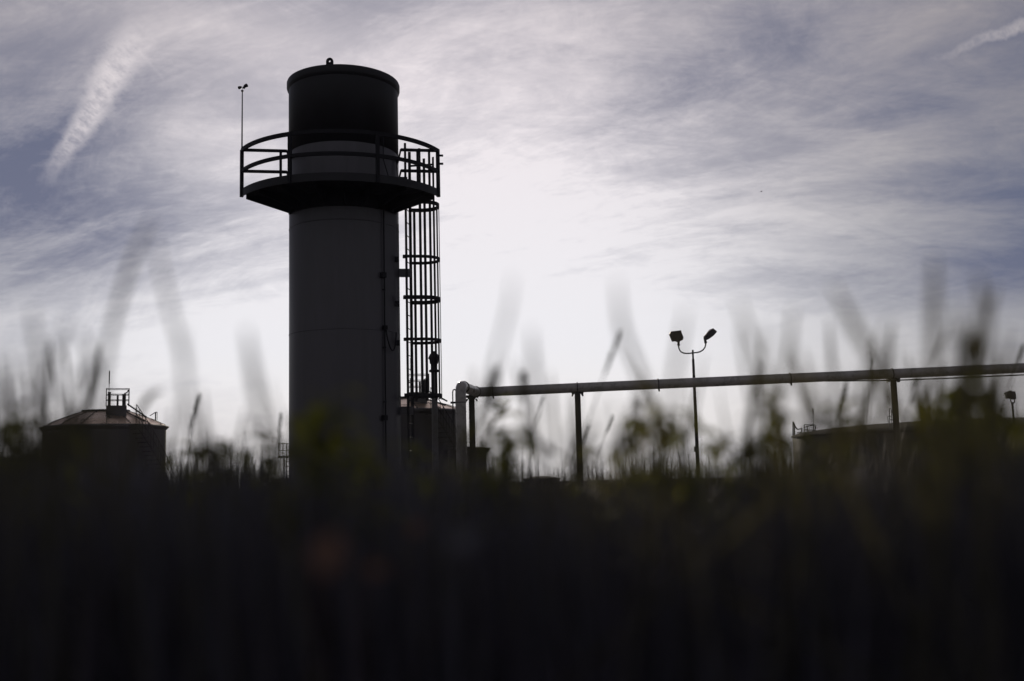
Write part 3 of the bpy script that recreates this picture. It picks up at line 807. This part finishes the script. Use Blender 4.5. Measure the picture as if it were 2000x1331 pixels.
for h_ in (0.30, 0.58): b.tube([Vector((pc.x, pc.y, zb_ + h_)), Vector((pd.x, pd.y, zb_ + h_))], 0.018, 6)
b.build('guardrail', M['steel'], lb)
gx = at(58, 893, Yb).x
b = MB(); b.tube([Vector((gx - 0.1, Yb + 0.6, zb_)), Vector((gx - 0.1, Yb + 0.6, zb_ + 0.12)), Vector((gx - 0.05, Yb + 0.6, zb_ + 0.2)), Vector((gx + 0.08, Yb + 0.6, zb_ + 0.22)), Vector((gx + 0.2, Yb + 0.6, zb_ + 0.18)), Vector((gx + 0.24, Yb + 0.6, zb_ + 0.10))], 0.06, 10); b.build('gooseneck_vent', M['steel'], lb)

# stair landing left of the silo, on a low block
Yq = 56.0
def sq(px, py, dy=0): return at(px, py, Yq + dy)
xa, xb = sq(543.5, 890).x, sq(590, 890).x
zl = sq(550, 893).z
sg = thing('stair_landing', 'small railed steel landing with stairs just left of the silo base', 'stairs', (xa + 0.4, Yq, -0.05))
b = MB(); b.box(((xa + xb) / 2, Yq + 0.5, zl), (xb - xa, 1.3, 0.09)); lan = b.build('landing', M['steel'], sg)
b = MB()
for (x_, y_) in ((xa + 0.03, Yq), (xa + 0.03, Yq + 1), (xa + 0.45, Yq), (xb, Yq)): b.tube([Vector((x_, y_, zl)), Vector((x_, y_, zl + 0.72))], 0.022, 6)
for h_ in (0.36, 0.72):
    b.tube([Vector((xa + 0.03, Yq, zl + h_)), Vector((xb, Yq, zl + h_ - 0.03))], 0.02, 6); b.tube([Vector((xa + 0.03, Yq, zl + h_)), Vector((xa + 0.03, Yq + 1, zl + h_))], 0.02, 6)
b.build('guardrail', M['steel'], lan)
b = MB()
for x_ in (xa + 0.25, xa + 0.32): b.bar((x_, Yq + 0.1, 0), (x_, Yq + 0.1, zl), 0.04)
b.bar((xa + 0.25, Yq + 0.9, 0), (xa + 0.25, Yq + 0.9, zl), 0.04); b.build('leg', M['steel'], sg)
for i in range(6):
    b = MB(); b.box((xa + 0.62, Yq + 0.2 + 0.12 * i, zl - 0.26 * (i + 1)), (0.62, 0.25, 0.04)); b.build('step', M['steel'], sg)
xk0, xk1 = at(528, 940, 50).x, at(600, 940, 50).x; zk = at(545, 937, 50).z
b = MB(); b.box(((xk0 + xk1) / 2, 50.6, zk / 2), (xk1 - xk0, 1.2, zk)); b.box(((xk0 + xk1) / 2, 50.6, zk + 0.02), (xk1 - xk0 + 0.1, 1.3, 0.05))
tag(b.build('plinth', M['concrete'], None, ((xk0 + xk1) / 2, 50.6, 0)), 'low square concrete plinth left of the silo foot, under the stairs', 'plinth')

# squat round basins in the yard right of the riser
def basin(px0, px1, ytop, D, label, dome):
    A = az((px0 + px1) / 2, ytop); Rr = D * (px1 - px0) / 4000
    c = Vector((D * math.sin(A), D * math.cos(A))); z_ = zat((px0 + px1) / 2, ytop, D)
    t = thing('squat_tank', label, 'tank', (c.x, c.y, -0.05), 'squat tanks in the yard')
    b = MB(); b.lathe([(Rr * 0.84, -0.05), (Rr * 0.84, z_ - 0.36)], c, 40); b.build('wall', M['concrete'], t)
    b = MB(); b.lathe([(Rr * 0.84, z_ - 0.36), (Rr, z_ - 0.16), (Rr, z_ - 0.10), (Rr * 0.8, z_ - 0.10 + dome * 0.5), (Rr * 0.4, z_ - 0.02), (0.02, z_)], c, 40); b.build('lid', M['concrete'], t)
basin(868, 957, 872, 46, 'squat round tank with a rimmed lid at the foot of the pipe riser', 0.05)
basin(1022, 1094, 930, 44, 'lowest flat dark tank between the pipe riser and the first pipe post', 0.04)

# the very wide covered basin on the right
D_ = 78.0
A = az(1905, 860); c = Vector((D_ * math.sin(A), D_ * math.cos(A))); RW = D_ * math.sin(az(1905, 860) - az(1548, 860))
zrim = zat(1545, 853, D_ * 0.98); ztp = zat(1905, 818, D_ - 2)
bt = thing('wide_tank', 'very wide low tank with a shallow domed cover filling the right side under the pipe', 'tank', (c.x, c.y, -0.05))
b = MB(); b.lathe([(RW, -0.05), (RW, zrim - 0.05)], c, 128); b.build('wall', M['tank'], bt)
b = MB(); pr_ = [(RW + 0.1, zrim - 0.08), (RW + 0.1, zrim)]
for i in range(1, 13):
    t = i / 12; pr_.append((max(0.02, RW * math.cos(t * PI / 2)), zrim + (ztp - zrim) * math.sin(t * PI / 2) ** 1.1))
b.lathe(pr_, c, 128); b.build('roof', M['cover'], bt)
u = -c.normalized(); w = Vector((-u.y, u.x))
Yd = D_ - 3
def dq(px, py): return at(px, py, Yd)
b = MB()
for seg in (((1549, 824), (1549, 860)), ((1549, 824), (1553, 833)), ((1553, 833), (1557, 839)), ((1557, 839), (1566, 838)), ((1566, 836), (1566, 858)), ((1552, 828), (1552, 858)), ((1557, 846), (1566, 845))): b.tube([dq(*seg[0]), dq(*seg[1])], 0.05 if seg[0][0] < 1555 else 0.04, 6)
b.build('ladder_rail', M['steel'], bt)
b = MB()
for seg in (((1571, 830), (1592, 830)), ((1571, 840), (1592, 841)), ((1571, 830), (1571, 856)), ((1571, 835), (1590, 830)), ((1592, 830), (1592, 850)), ((1589, 830), (1589, 850)), ((1577, 832), (1577, 852)), ((1593, 832), (1593, 838))): b.tube([dq(*seg[0]), dq(*seg[1])], 0.032, 6)
b.build('guardrail', M['steel'], bt)
b = MB(); b.tube([dq(1588.5, 850), dq(1588, 809), dq(1587.8, 808.8), dq(1587.5, 798)], [0.02, 0.02, 0.04, 0.04], 6); b.build('antenna', M['steel'], bt)
b = MB()
for seg in (((1736.8, 798), (1738.5, 838)), ((1741, 800), (1742.5, 838)), ((1734, 813.5), (1742, 813.5)), ((1736.8, 798), (1741, 799)), ((1734, 813.5), (1735, 826)), ((1738, 820.5), (1744, 820.5)), ((1740, 803), (1743, 806)), ((1742.5, 806), (1745, 800))): b.tube([at(seg[0][0], seg[0][1], 62), at(seg[1][0], seg[1][1], 62)], 0.03, 6)
b.build('ladder', M['galv'], bt)

# ------------------------------------------------------------------ bird
rb_ = at(1487, 374.5, 160)
b = MB(); b.tube([rb_ + Vector((-0.16, 0, -0.03)), rb_ + Vector((-0.08, 0, 0)), rb_ + Vector((0.05, 0, 0.01)), rb_ + Vector((0.13, 0, 0.03)), rb_ + Vector((0.17, 0, 0.03))], [0.012, 0.05, 0.06, 0.035, 0.008], 8)
for s_ in (-1, 1):
    b.add([rb_ + Vector((-0.05, 0, 0.02)), rb_ + Vector((0.06, 0, 0.02)), rb_ + Vector((0.03, s_ * 0.16, 0.09)), rb_ + Vector((-0.04, s_ * 0.30, 0.02)), rb_ + Vector((-0.07, s_ * 0.15, 0.06)),
           rb_ + Vector((-0.05, 0, 0.03)), rb_ + Vector((0.06, 0, 0.03)), rb_ + Vector((0.03, s_ * 0.16, 0.10)), rb_ + Vector((-0.04, s_ * 0.30, 0.03)), rb_ + Vector((-0.07, s_ * 0.15, 0.07))],
          [(0, 1, 2, 3, 4), (9, 8, 7, 6, 5), (0, 5, 6, 1), (1, 6, 7, 2), (2, 7, 8, 3), (3, 8, 9, 4), (4, 9, 5, 0)])
tag(b.build('bird', M['feather'], None, rb_), 'tiny dark bird flying high in the open sky right of centre', 'bird')

# ------------------------------------------------------------------ grass and weeds
rnd = random.Random(11)
def blade(mb, base, h, lean, az_, w, curl=0.6, seg=5, flat=None):
    """one tapering curved blade"""
    d = Vector((math.cos(az_), math.sin(az_), 0)); side = Vector((-d.y, d.x, 0)) if flat is None else flat
    vs = []
    for i in range(seg + 1):
        t = i / seg
        p = base + d * (lean * h * (t ** (1 + curl))) + Vector((0, 0, h * (t - 0.25 * abs(lean) * t * t)))
        ww = w * (1 - t ** 1.7) * 0.5
        if i == seg: vs.append(p)
        else: vs += [p - side * ww, p + side * ww]
    fs = [(2 * i, 2 * i + 1, 2 * i + 3, 2 * i + 2) for i in range(seg - 1)] + [(2 * seg - 2, 2 * seg - 1, 2 * seg)]
    mb.add(vs, fs, True)
gm = MB()
def top_limit(px):
    """roughly how high the grass mass reaches across the view (picture rows)"""
    pts = [(-300, 860), (0, 880), (90, 925), (330, 930), (420, 900), (500, 905), (560, 945), (640, 905), (760, 915), (860, 930), (960, 915), (1010, 945), (1090, 955), (1140, 945), (1210, 925), (1260, 918), (1340, 930), (1400, 950), (1440, 935), (1500, 915), (1600, 905), (1700, 915), (1840, 875), (1900, 850), (2000, 870), (2400, 840)]
    for (a, ya), (c_, yc) in zip(pts, pts[1:]):
        if a <= px <= c_: return ya + (yc - ya) * (px - a) / (c_ - a)
    return 850
for i in range(42000):
    y = 0.9 + 11.0 * rnd.random() ** 1.5
    x = (rnd.random() * 2 - 1) * (0.62 * y + 0.5)
    px = 1000 + 2000 * x / y
    z = terrain(x, y) - 0.02
    yt = top_limit(px) - 22 + rnd.gauss(0, 1) * 26 + abs(rnd.gauss(0, 1)) * 60
    if rnd.random() < 0.06: yt -= rnd.random() * 85
    hz = at(max(-400, min(2400, px)), yt, y).z
    h = hz - z
    if h < 0.12: h = 0.12 + rnd.random() * 0.1
    if h > 0.75: h = 0.75
    blade(gm, Vector((x, y, z)), h * 1.04, rnd.gauss(0, 0.22), rnd.random() * 2 * PI, 0.007 + 0.006 * rnd.random(), 0.7)
tag(gm.build('grass', M['grass']), 'dense dark grass covering the whole bank in the foreground', 'grass', kind='stuff')

# short turf and low growth filling the bank between the taller blades
tm = MB()
for i in range(26000):
    y = -0.2 + 9.0 * rnd.random() ** 1.6
    x = (rnd.random() * 2 - 1) * (0.66 * abs(y) + 0.9)
    z = terrain(x, y) - 0.02
    h = min(0.22 + 0.12 * rnd.random(), max(0.08, CAM_Z - 0.05 - 0.02 * y - z))
    blade(tm, Vector((x, y, z)), h, rnd.gauss(0, 0.5), rnd.random() * 2 * PI, 0.006 + 0.006 * rnd.random(), 0.5, 3)
tag(tm.build('turf', M['grass']), 'short tangled turf under the taller grass', 'turf', kind='stuff')

# leafy weeds standing up out of the grass
def weed_parts(seed, h=0.6, n=26, ll=0.10, spread=0.10):
    r2 = random.Random(seed); st = MB(); lf = MB()
    for k in range(3):
        a = r2.random() * 6.28; lean = 0.10 * r2.random()
        pts = [Vector((lean * h * t * t * math.cos(a), lean * h * t * t * math.sin(a), h * t * (1 - 0.12 * k))) for t in [j / 6 for j in range(7)]]
        st.tube(pts, [0.0035 - 0.0004 * j for j in range(7)], 5, cap=False)
        for j in range(n):
            t = 0.25 + 0.75 * r2.random(); q = pts[0].lerp(pts[-1], t); q = q + Vector((0, 0, 0))
            i0 = min(5, int(t * 6)); q = pts[i0].lerp(pts[i0 + 1], t * 6 - i0)
            az_ = r2.random() * 6.28; L = ll * (0.6 + 0.7 * r2.random()) * (1.15 - 0.5 * t)
            d = Vector((math.cos(az_), math.sin(az_), 0)); up_ = 0.9 * r2.random()
            sd = Vector((-d.y, d.x, 0)); vs = []
            for m_ in range(4):
                u_ = m_ / 4; p_ = q + d * L * u_ + Vector((0, 0, L * (up_ * u_ - 0.7 * u_ * u_))); ww = L * 0.20 * math.sin(PI * (0.12 + 0.88 * u_)) + 0.001
                vs += [p_ - sd * ww, p_ + sd * ww]
            vs.append(q + d * L + Vector((0, 0, L * (up_ - 0.7))))
            lf.add(vs, [(0, 1, 3, 2), (2, 3, 5, 4), (4, 5, 7, 6), (6, 7, 8)], True)
    return st, lf
wlabels = {}
protos = []
for k in range(4):
    protos.append(weed_parts(50 + k, 0.62, 40, 0.10 + 0.012 * k))
wmesh = []
def weed(px, py, Y, label, k, group, rz=None):
    tpnt = at(px, py, Y); z0 = terrain(tpnt.x, Y) - 0.02; h = max(0.15, tpnt.z - z0)
    o = bpy.data.objects.new('weed_plant', None); COL.objects.link(o); o.location = (tpnt.x, Y, z0); o.rotation_euler = (0, 0, rnd.random() * 6.28)
    s_ = h / 0.62; wd = 0.30 + 0.16 * Y; o.scale = (wd, wd, s_)
    tag(o, label, 'weed', group); o['_local'] = 1
    while len(wmesh) <= k: 
        a, b2 = protos[len(wmesh)]
        sm_ = a.build('stem', M['stalk']); lm_ = b2.build('foliage', M['green'])
        wmesh.append((sm_.data, lm_.data)); bpy.data.objects.remove(sm_); bpy.data.objects.remove(lm_)
    for nm, me in zip(('stem', 'foliage'), wmesh[k]):
        c_ = bpy.data.objects.new(nm, me); COL.objects.link(c_); c_.parent = o
    del o['_local']
clumps = [
    ('leafy weeds in the clump left of the silo, in front of open sky', 'weeds left of the silo', [(365, 860, 1.9), (395, 872, 2.2), (420, 858, 1.7), (448, 868, 2.0), (470, 862, 1.6), (495, 858, 1.8), (520, 885, 2.2), (345, 880, 2.0)]),
    ('blurred leafy weeds growing in front of the lower silo shell', 'weeds before the silo', [(585, 790, 1.3), (620, 785, 1.1), (655, 820, 1.4), (700, 845, 1.5), (735, 870, 1.7), (800, 880, 1.6), (632, 790, 1.1), (660, 840, 1.1), (700, 865, 1.2), (750, 880, 1.1), (850, 905, 1.3)]),
    ('leafy weeds right of the pipe riser below the first stretch of pipe', 'weeds by the riser', [(955, 800, 1.6), (978, 790, 1.9), (988, 830, 1.5), (930, 850, 1.7), (1000, 860, 1.6), (1160, 885, 1.8)]),
    ('dense leafy weeds below the pipe between the first post and the lamp post', 'weeds left of the lamp post', [(1205, 850, 1.6), (1225, 835, 1.4), (1240, 800, 1.7), (1262, 838, 1.3), (1285, 825, 1.5), (1305, 810, 1.3), (1320, 800, 1.5), (1335, 812, 1.3), (1185, 880, 1.5)]),
    ('leafy weeds right of the lamp post at the left end of the wide tank', 'weeds right of the lamp post', [(1400, 860, 1.8), (1425, 852, 1.6), (1450, 870, 1.5), (1478, 845, 1.5), (1500, 780, 1.5), (1515, 785, 1.3), (1535, 800, 1.4), (1530, 835, 1.3), (1490, 820, 1.5), (1560, 860, 1.4)]),
    ('tall dark weeds in front of the wide tank near the right edge', 'weeds before the wide tank', [(1615, 840, 1.6), (1640, 800, 1.5), (1828, 790, 1.3), (1848, 770, 1.2), (1868, 775, 1.4), (1885, 745, 1.2), (1900, 738, 1.3), (1918, 750, 1.2), (1935, 775, 1.3), (1950, 795, 1.4), (1870, 810, 1.2), (1985, 790, 1.3), (2010, 790, 1.2), (1835, 800, 1.7), (1858, 760, 1.8), (1892, 748, 1.9), (1910, 765, 1.7), (1940, 800, 1.8), (1965, 815, 1.6)]),
    ('tall blurred weeds at the left edge beside the round tank', 'weeds at the left edge', [(-20, 780, 1.2), (10, 800, 1.4), (40, 815, 1.3), (75, 825, 1.2), (-45, 760, 1.2)]),
]
for label, group, items in clumps:
    for i, (px, py, Y) in enumerate(items): weed(px, py, Y, label, i % 4, group)

# single tall grass stalks that stand out against the sky
def stalk(pts, Y, w, label, group, head=0.0, dy=0.0):
    if Y < 0.8 and not head: w *= 0.85 / Y * 1.15; Y = 0.85
    """pts: picture points from tip down; head: length of the seed head in metres"""
    P = [at(p[0], p[1], Y + dy * i) for i, p in enumerate(pts)]
    last = P[-1]; prev = P[-2]; d = (last - prev).normalized()
    zg = terrain(last.x, last.y) - 0.02
    if last.z > zg:
        d.z = min(d.z, -0.6); P.append(last + d * ((last.z - zg) / -d.z))
    # resample smoothly
    Q = []
    n = len(P)
    for i in range(n - 1):
        p0, p1, p2, p3 = P[max(i - 1, 0)], P[i], P[i + 1], P[min(i + 2, n - 1)]
        for k in range(6):
            t = k / 6; Q.append(0.5 * ((2 * p1) + (p2 - p0) * t + (2 * p0 - 5 * p1 + 4 * p2 - p3) * t * t + (3 * p1 - p0 - 3 * p2 + p3) * t ** 3))
    Q.append(P[-1]); base = Q[-1]
    o = bpy.data.objects.new('grass_stalk', None); COL.objects.link(o); o.location = base; tag(o, label, 'grass stalk', group)
    mb = MB()
    if head:
        mb.tube(Q, [0.0008 + 0.0008 * i / len(Q) for i in range(len(Q))], 5, cap=False); mb.build('culm', M['stalk'], o)
        hb = MB(); L = 0; i = 0; r3 = random.Random(int(pts[0][0]))
        axis = [Q[0]]
        while i < len(Q) - 1 and L < head: L += (Q[i + 1] - Q[i]).length; i += 1; axis.append(Q[i])
        for k in range(int(60)):
            t = k / 60 * (len(axis) - 1); j = min(int(t), len(axis) - 2); c_ = axis[j].lerp(axis[j + 1], t - j)
            up_ = (axis[j] - axis[j + 1]).normalized(); a = r3.random() * 6.28
            o_ = Vector((math.cos(a), math.sin(a), 0)); fat = w * (0.35 + 0.65 * math.sin(PI * min(1, 0.08 + k / 66)))
            tip = c_ + up_ * w * 1.6 + o_ * fat; sd = up_.cross(o_).normalized() * w * 0.22
            hb.add([c_ - sd, c_ + sd, c_.lerp(tip, 0.6) + sd * 1.2, tip, c_.lerp(tip, 0.6) - sd * 1.2], [(0, 1, 2, 3, 4)])
        hb.build('seed_head', M['stalk'], o)
    else:
        vs = []
        m_ = len(Q)
        for i, p in enumerate(Q):
            t = i / (m_ - 1); d_ = (Q[min(i + 1, m_ - 1)] - Q[max(i - 1, 0)]).normalized()
            sd = d_.cross(Vector((0.15, 1, 0))).normalized(); ww = w / 2 * min(1, 0.18 + 3.2 * t) * (1 - 0.3 * t)
            vs += [p - sd * ww + Vector((0, 0.0015, 0)) * 0, p + Vector((0, 0.0012, 0)), p + sd * ww]
        fs = []
        for i in range(m_ - 1): fs += [(3 * i, 3 * i + 1, 3 * i + 4, 3 * i + 3), (3 * i + 1, 3 * i + 2, 3 * i + 5, 3 * i + 4)]
        mb.add(vs, fs, True); mb.build('leaf_blade', M['stalk'], o)
GL = 'tall blurred blades left of the silo'; GR = 'tall blurred blades on the right'; GS = 'seed heads standing above the grass'
S = [
    # broad, very close blades at the left
    ([(300, 420), (262, 500), (225, 620), (203, 730), (190, 860)], 0.9, 0.0085, 'broadest curved grass blade left of the silo, leaning right to the highest tip', GL, 0),
    ([(300, 450), (322, 560), (352, 680), (372, 800)], 0.85, 0.0055, 'broad faint blade crossing the tallest one left of the silo and leaning left', GL, 0),
    ([(62, 600), (72, 680), (82, 760), (88, 880)], 0.85, 0.009, 'dark blurred blade standing upright above the left edge of the round tank', GL, 0),
    ([(133, 615), (108, 690), (82, 770), (60, 880)], 0.85, 0.007, 'blurred blade leaning right above the round tank roof', GL, 0),
    ([(150, 640), (180, 700), (202, 770), (215, 860)], 0.85, 0.007, 'blurred blade leaning left toward the antenna of the round tank', GL, 0),
    ([(-5, 700), (5, 780), (12, 870)], 0.9, 0.013, 'dark blurred blade at the very left edge', GL, 0),
    ([(355, 640), (362, 740), (365, 860)], 0.8, 0.006, 'faint thin blade right of the round tank', GL, 0),
    ([(318, 762), (292, 775), (272, 810), (258, 880)], 1.5, 0.012, 'green arching leaf hanging over the right side of the round tank roof', GL, 0),
    ([(480, 640), (500, 760), (520, 860)], 0.55, 0.006, 'very faint blade just left of the silo', GL, 0),
    ([(1003, 535), (992, 610), (972, 690), (945, 800)], 0.9, 0.006, 'blurred blade just right of the ladder cage above the pipe bend', GR, 0),
    ([(1205, 545), (1215, 640), (1245, 720), (1275, 830)], 0.6, 0.006, 'faint blade above the middle of the pipe left of the lamp', GR, 0),
    ([(1440, 580), (1462, 650), (1492, 730), (1520, 850)], 0.75, 0.0075, 'faint blade leaning left just right of the lamp heads', GR, 0),
    ([(1550, 600), (1540, 680), (1525, 760), (1515, 860)], 0.95, 0.008, 'dark blurred blade crossing the pipe right of the lamp', GR, 0),
    ([(1625, 555), (1665, 630), (1712, 720), (1750, 840)], 0.62, 0.009, 'broad pale blade leaning left over the pipe left of its last post', GR, 0),
    ([(1825, 500), (1824, 600), (1822, 720), (1820, 860)], 0.55, 0.0085, 'broad upright blade with the highest tip on the right', GR, 0),
    ([(1912, 535), (1922, 620), (1925, 720), (1925, 850)], 0.62, 0.006, 'pale blade behind the dark one near the right edge', GR, 0),
    ([(1945, 560), (1928, 620), (1905, 690), (1878, 790), (1868, 860)], 0.95, 0.011, 'darkest blurred blade near the right edge above the pipe', GR, 0),
    ([(1870, 590), (1885, 700), (1902, 850)], 0.62, 0.006, 'faint blade left of the darkest blade near the right edge', GR, 0),
    ([(1740, 620), (1700, 720), (1655, 850)], 0.62, 0.006, 'faint blade leaning right across the last pipe post', GR, 0),
    ([(1990, 650), (1975, 720), (1950, 850)], 0.8, 0.008, 'blurred blade touching the right edge at the pipe', GR, 0),
    ([(1340, 600), (1320, 720), (1300, 850)], 0.55, 0.005, 'very faint blade between the lamp heads and the pipe', GR, 0),
    # seed heads, farther and sharper
    ([(1207, 655), (1196, 690), (1182, 728), (1160, 790), (1130, 880)], 2.4, 0.009, 'slender seed head leaning right above the pipe, left of the lamp', GS, 0.10),
    ([(1195, 815), (1188, 835), (1178, 860), (1165, 900)], 4.0, 0.008, 'small seed head below the pipe right of the first post', GS, 0.07),
    ([(1697, 690), (1699, 730), (1700, 790), (1692, 880)], 3.2, 0.008, 'seed head crossing the pipe left of the last post', GS, 0.10),
    ([(1653, 750), (1648, 775), (1640, 810), (1622, 870)], 3.0, 0.011, 'dark seed head hanging just below the pipe left of the last post', GS, 0.11),
    ([(1998, 680), (1988, 710), (1965, 780), (1935, 890)], 3.0, 0.009, 'seed head at the right edge leaning out over the pipe', GS, 0.08),
    ([(1793, 742), (1784, 765), (1770, 810), (1750, 880)], 2.6, 0.010, 'seed head below the pipe right of the last post', GS, 0.06),
    ([(388, 778), (379, 815), (371, 850), (365, 890)], 3.4, 0.012, 'crisp upright seed head in the gap right of the round tank', GS, 0.13),
    ([(549, 812), (547, 840), (546, 870), (544, 910)], 4.5, 0.012, 'thin seed head close against the left side of the silo', GS, 0.14),
    ([(1062, 778), (1052, 810), (1040, 850), (1034, 910)], 3.2, 0.007, 'thin seed head left of the first pipe post', GS, 0.10),
    ([(966, 735), (962, 760), (958, 800), (952, 870)], 1.5, 0.012, 'blurred bushy seed head above the pipe next to its bend', GS, 0.05),
    ([(1022, 738), (1024, 780), (1028, 860)], 1.9, 0.010, 'blurred seed head crossing the pipe near its first joint', GS, 0.05),
    ([(1148, 835), (1140, 860), (1128, 900)], 3.4, 0.008, 'seed head beside the foot of the first pipe post', GS, 0.06),
    ([(998, 785), (985, 800), (960, 830), (935, 880)], 2.4, 0.010, 'dark drooping leaf blade right of the pipe riser', GS, 0),
    ([(1240, 790), (1235, 830), (1228, 890)], 2.0, 0.010, 'blurred seed head rising from the weeds left of the lamp post', GS, 0.06),
    ([(1480, 720), (1485, 790), (1490, 870)], 1.6, 0.010, 'blurred seed head touching the pipe right of the lamp post', GS, 0.05),
]
for pts, Y, w_, lab, gr, hd in S: stalk(pts, Y, w_ * (0.62 if gr == GR and 'dark' not in lab else 0.85 if gr == GL else 1.0), lab, gr, hd)
# many more faint near blades, only a haze of lines
k = 0
for (x0, x1, n_, yt0) in ((-70, 200, 26, 640), (330, 560, 6, 700), (900, 1150, 8, 620), (1150, 1400, 7, 640), (1400, 1650, 10, 620), (1650, 2040, 24, 620)):
    for i in range(n_):
        px = x0 + (x1 - x0) * (i + rnd.random()) / n_; yt = yt0 + rnd.random() * 150; ln = rnd.gauss(0, 50)
        Y = 0.75 + rnd.random() * 1.0
        lab = 'thin blurred blade above the round tank at the far left' if x1 == 200 else 'thin blurred blade between the round tank and the silo' if x1 == 560 else 'thin blurred blade above the left part of the pipe' if x1 <= 1150 else 'thin blurred blade around the lamp post' if x1 <= 1400 else 'thin blurred blade above the middle of the pipe' if x1 <= 1650 else 'thin blurred blade above the right end of the pipe'
        stalk([(px, yt), (px - ln * 0.3, yt + 70), (px - ln * 0.7, yt + 160), (px - ln, 890)], Y, 0.0035 + 0.004 * rnd.random(), lab, lab.replace('thin blurred blade', 'thin blades'), 0)

M['dry'] = leaf_mat('dry_leaf', (0.10, 0.055, 0.045), (0.12, 0.065, 0.05), (0.09, 0.05, 0.04), 0.25)
def leaf(px, py, Y, size, rot, lab, m):
    c_ = at(px, py, Y); mb = MB(); vs = []
    ax = Vector((math.cos(rot), 0.3, math.sin(rot))).normalized(); sd = ax.cross(Vector((0.2, 1, 0.1))).normalized()
    for i in range(7):
        t = i / 6; w_ = size * 0.32 * math.sin(PI * (0.06 + 0.9 * t)); p = ax * size * (t - 0.5) + Vector((0, 0.25 * size * (t - 0.5) ** 2, -0.15 * size * t * t))
        vs += [c_ + p - sd * w_, c_ + p + Vector((0, 0.05 * size, 0)), c_ + p + sd * w_]
    mb.add(vs, [(3 * i + k, 3 * i + k + 1, 3 * i + k + 4, 3 * i + k + 3) for i in range(6) for k in (0, 1)], True)
    mb.tube([c_ - ax * size * 0.5, c_ - ax * size * 0.8 - Vector((0, 0, size * 0.4)), Vector((c_.x, c_.y + 0.02, terrain(c_.x, c_.y)))], 0.0005, 5)
    tag(mb.build('leaf', m, None, c_), lab, 'leaf')
leaf(640, 1075, 0.62, 0.030, 1.4, 'largest blurred reddish brown leaf low in the dark grass below the silo', M['dry'])
leaf(735, 1110, 0.75, 0.016, 0.3, 'smaller reddish leaf right of the largest brown leaf in the dark foreground', M['dry'])
leaf(810, 1030, 0.9, 0.018, 0.8, 'faint brownish leaf in the dark grass under the ladder cage', M['dry'])
leaf(905, 1050, 0.7, 0.026, 0.6, 'faint greenish leaf slanting up in the dark grass below the riser', M['grass'])

# ------------------------------------------------------------------ thin haze volume added to lift the blacks of the silhouettes
hb_ = MB(); hb_.box((0, 60, -1.5), (420, 330, 33))
hm = bpy.data.materials.new('black_lift_haze'); hm.use_nodes = True
N = NT(hm.node_tree); N.n.clear()
pv = N.node('ShaderNodeVolumePrincipled'); pv.inputs['Color'].default_value = (0.86, 0.84, 1.0, 1); pv.inputs['Density'].default_value = 0.00032; pv.inputs['Anisotropy'].default_value = 0.2
ho = N.node('ShaderNodeOutputMaterial'); N.l.new(pv.outputs[0], ho.inputs['Volume'])
tag(hb_.build('haze', hm), 'thin pale haze added over the whole yard to lift its dark tones', 'haze', kind='stuff')
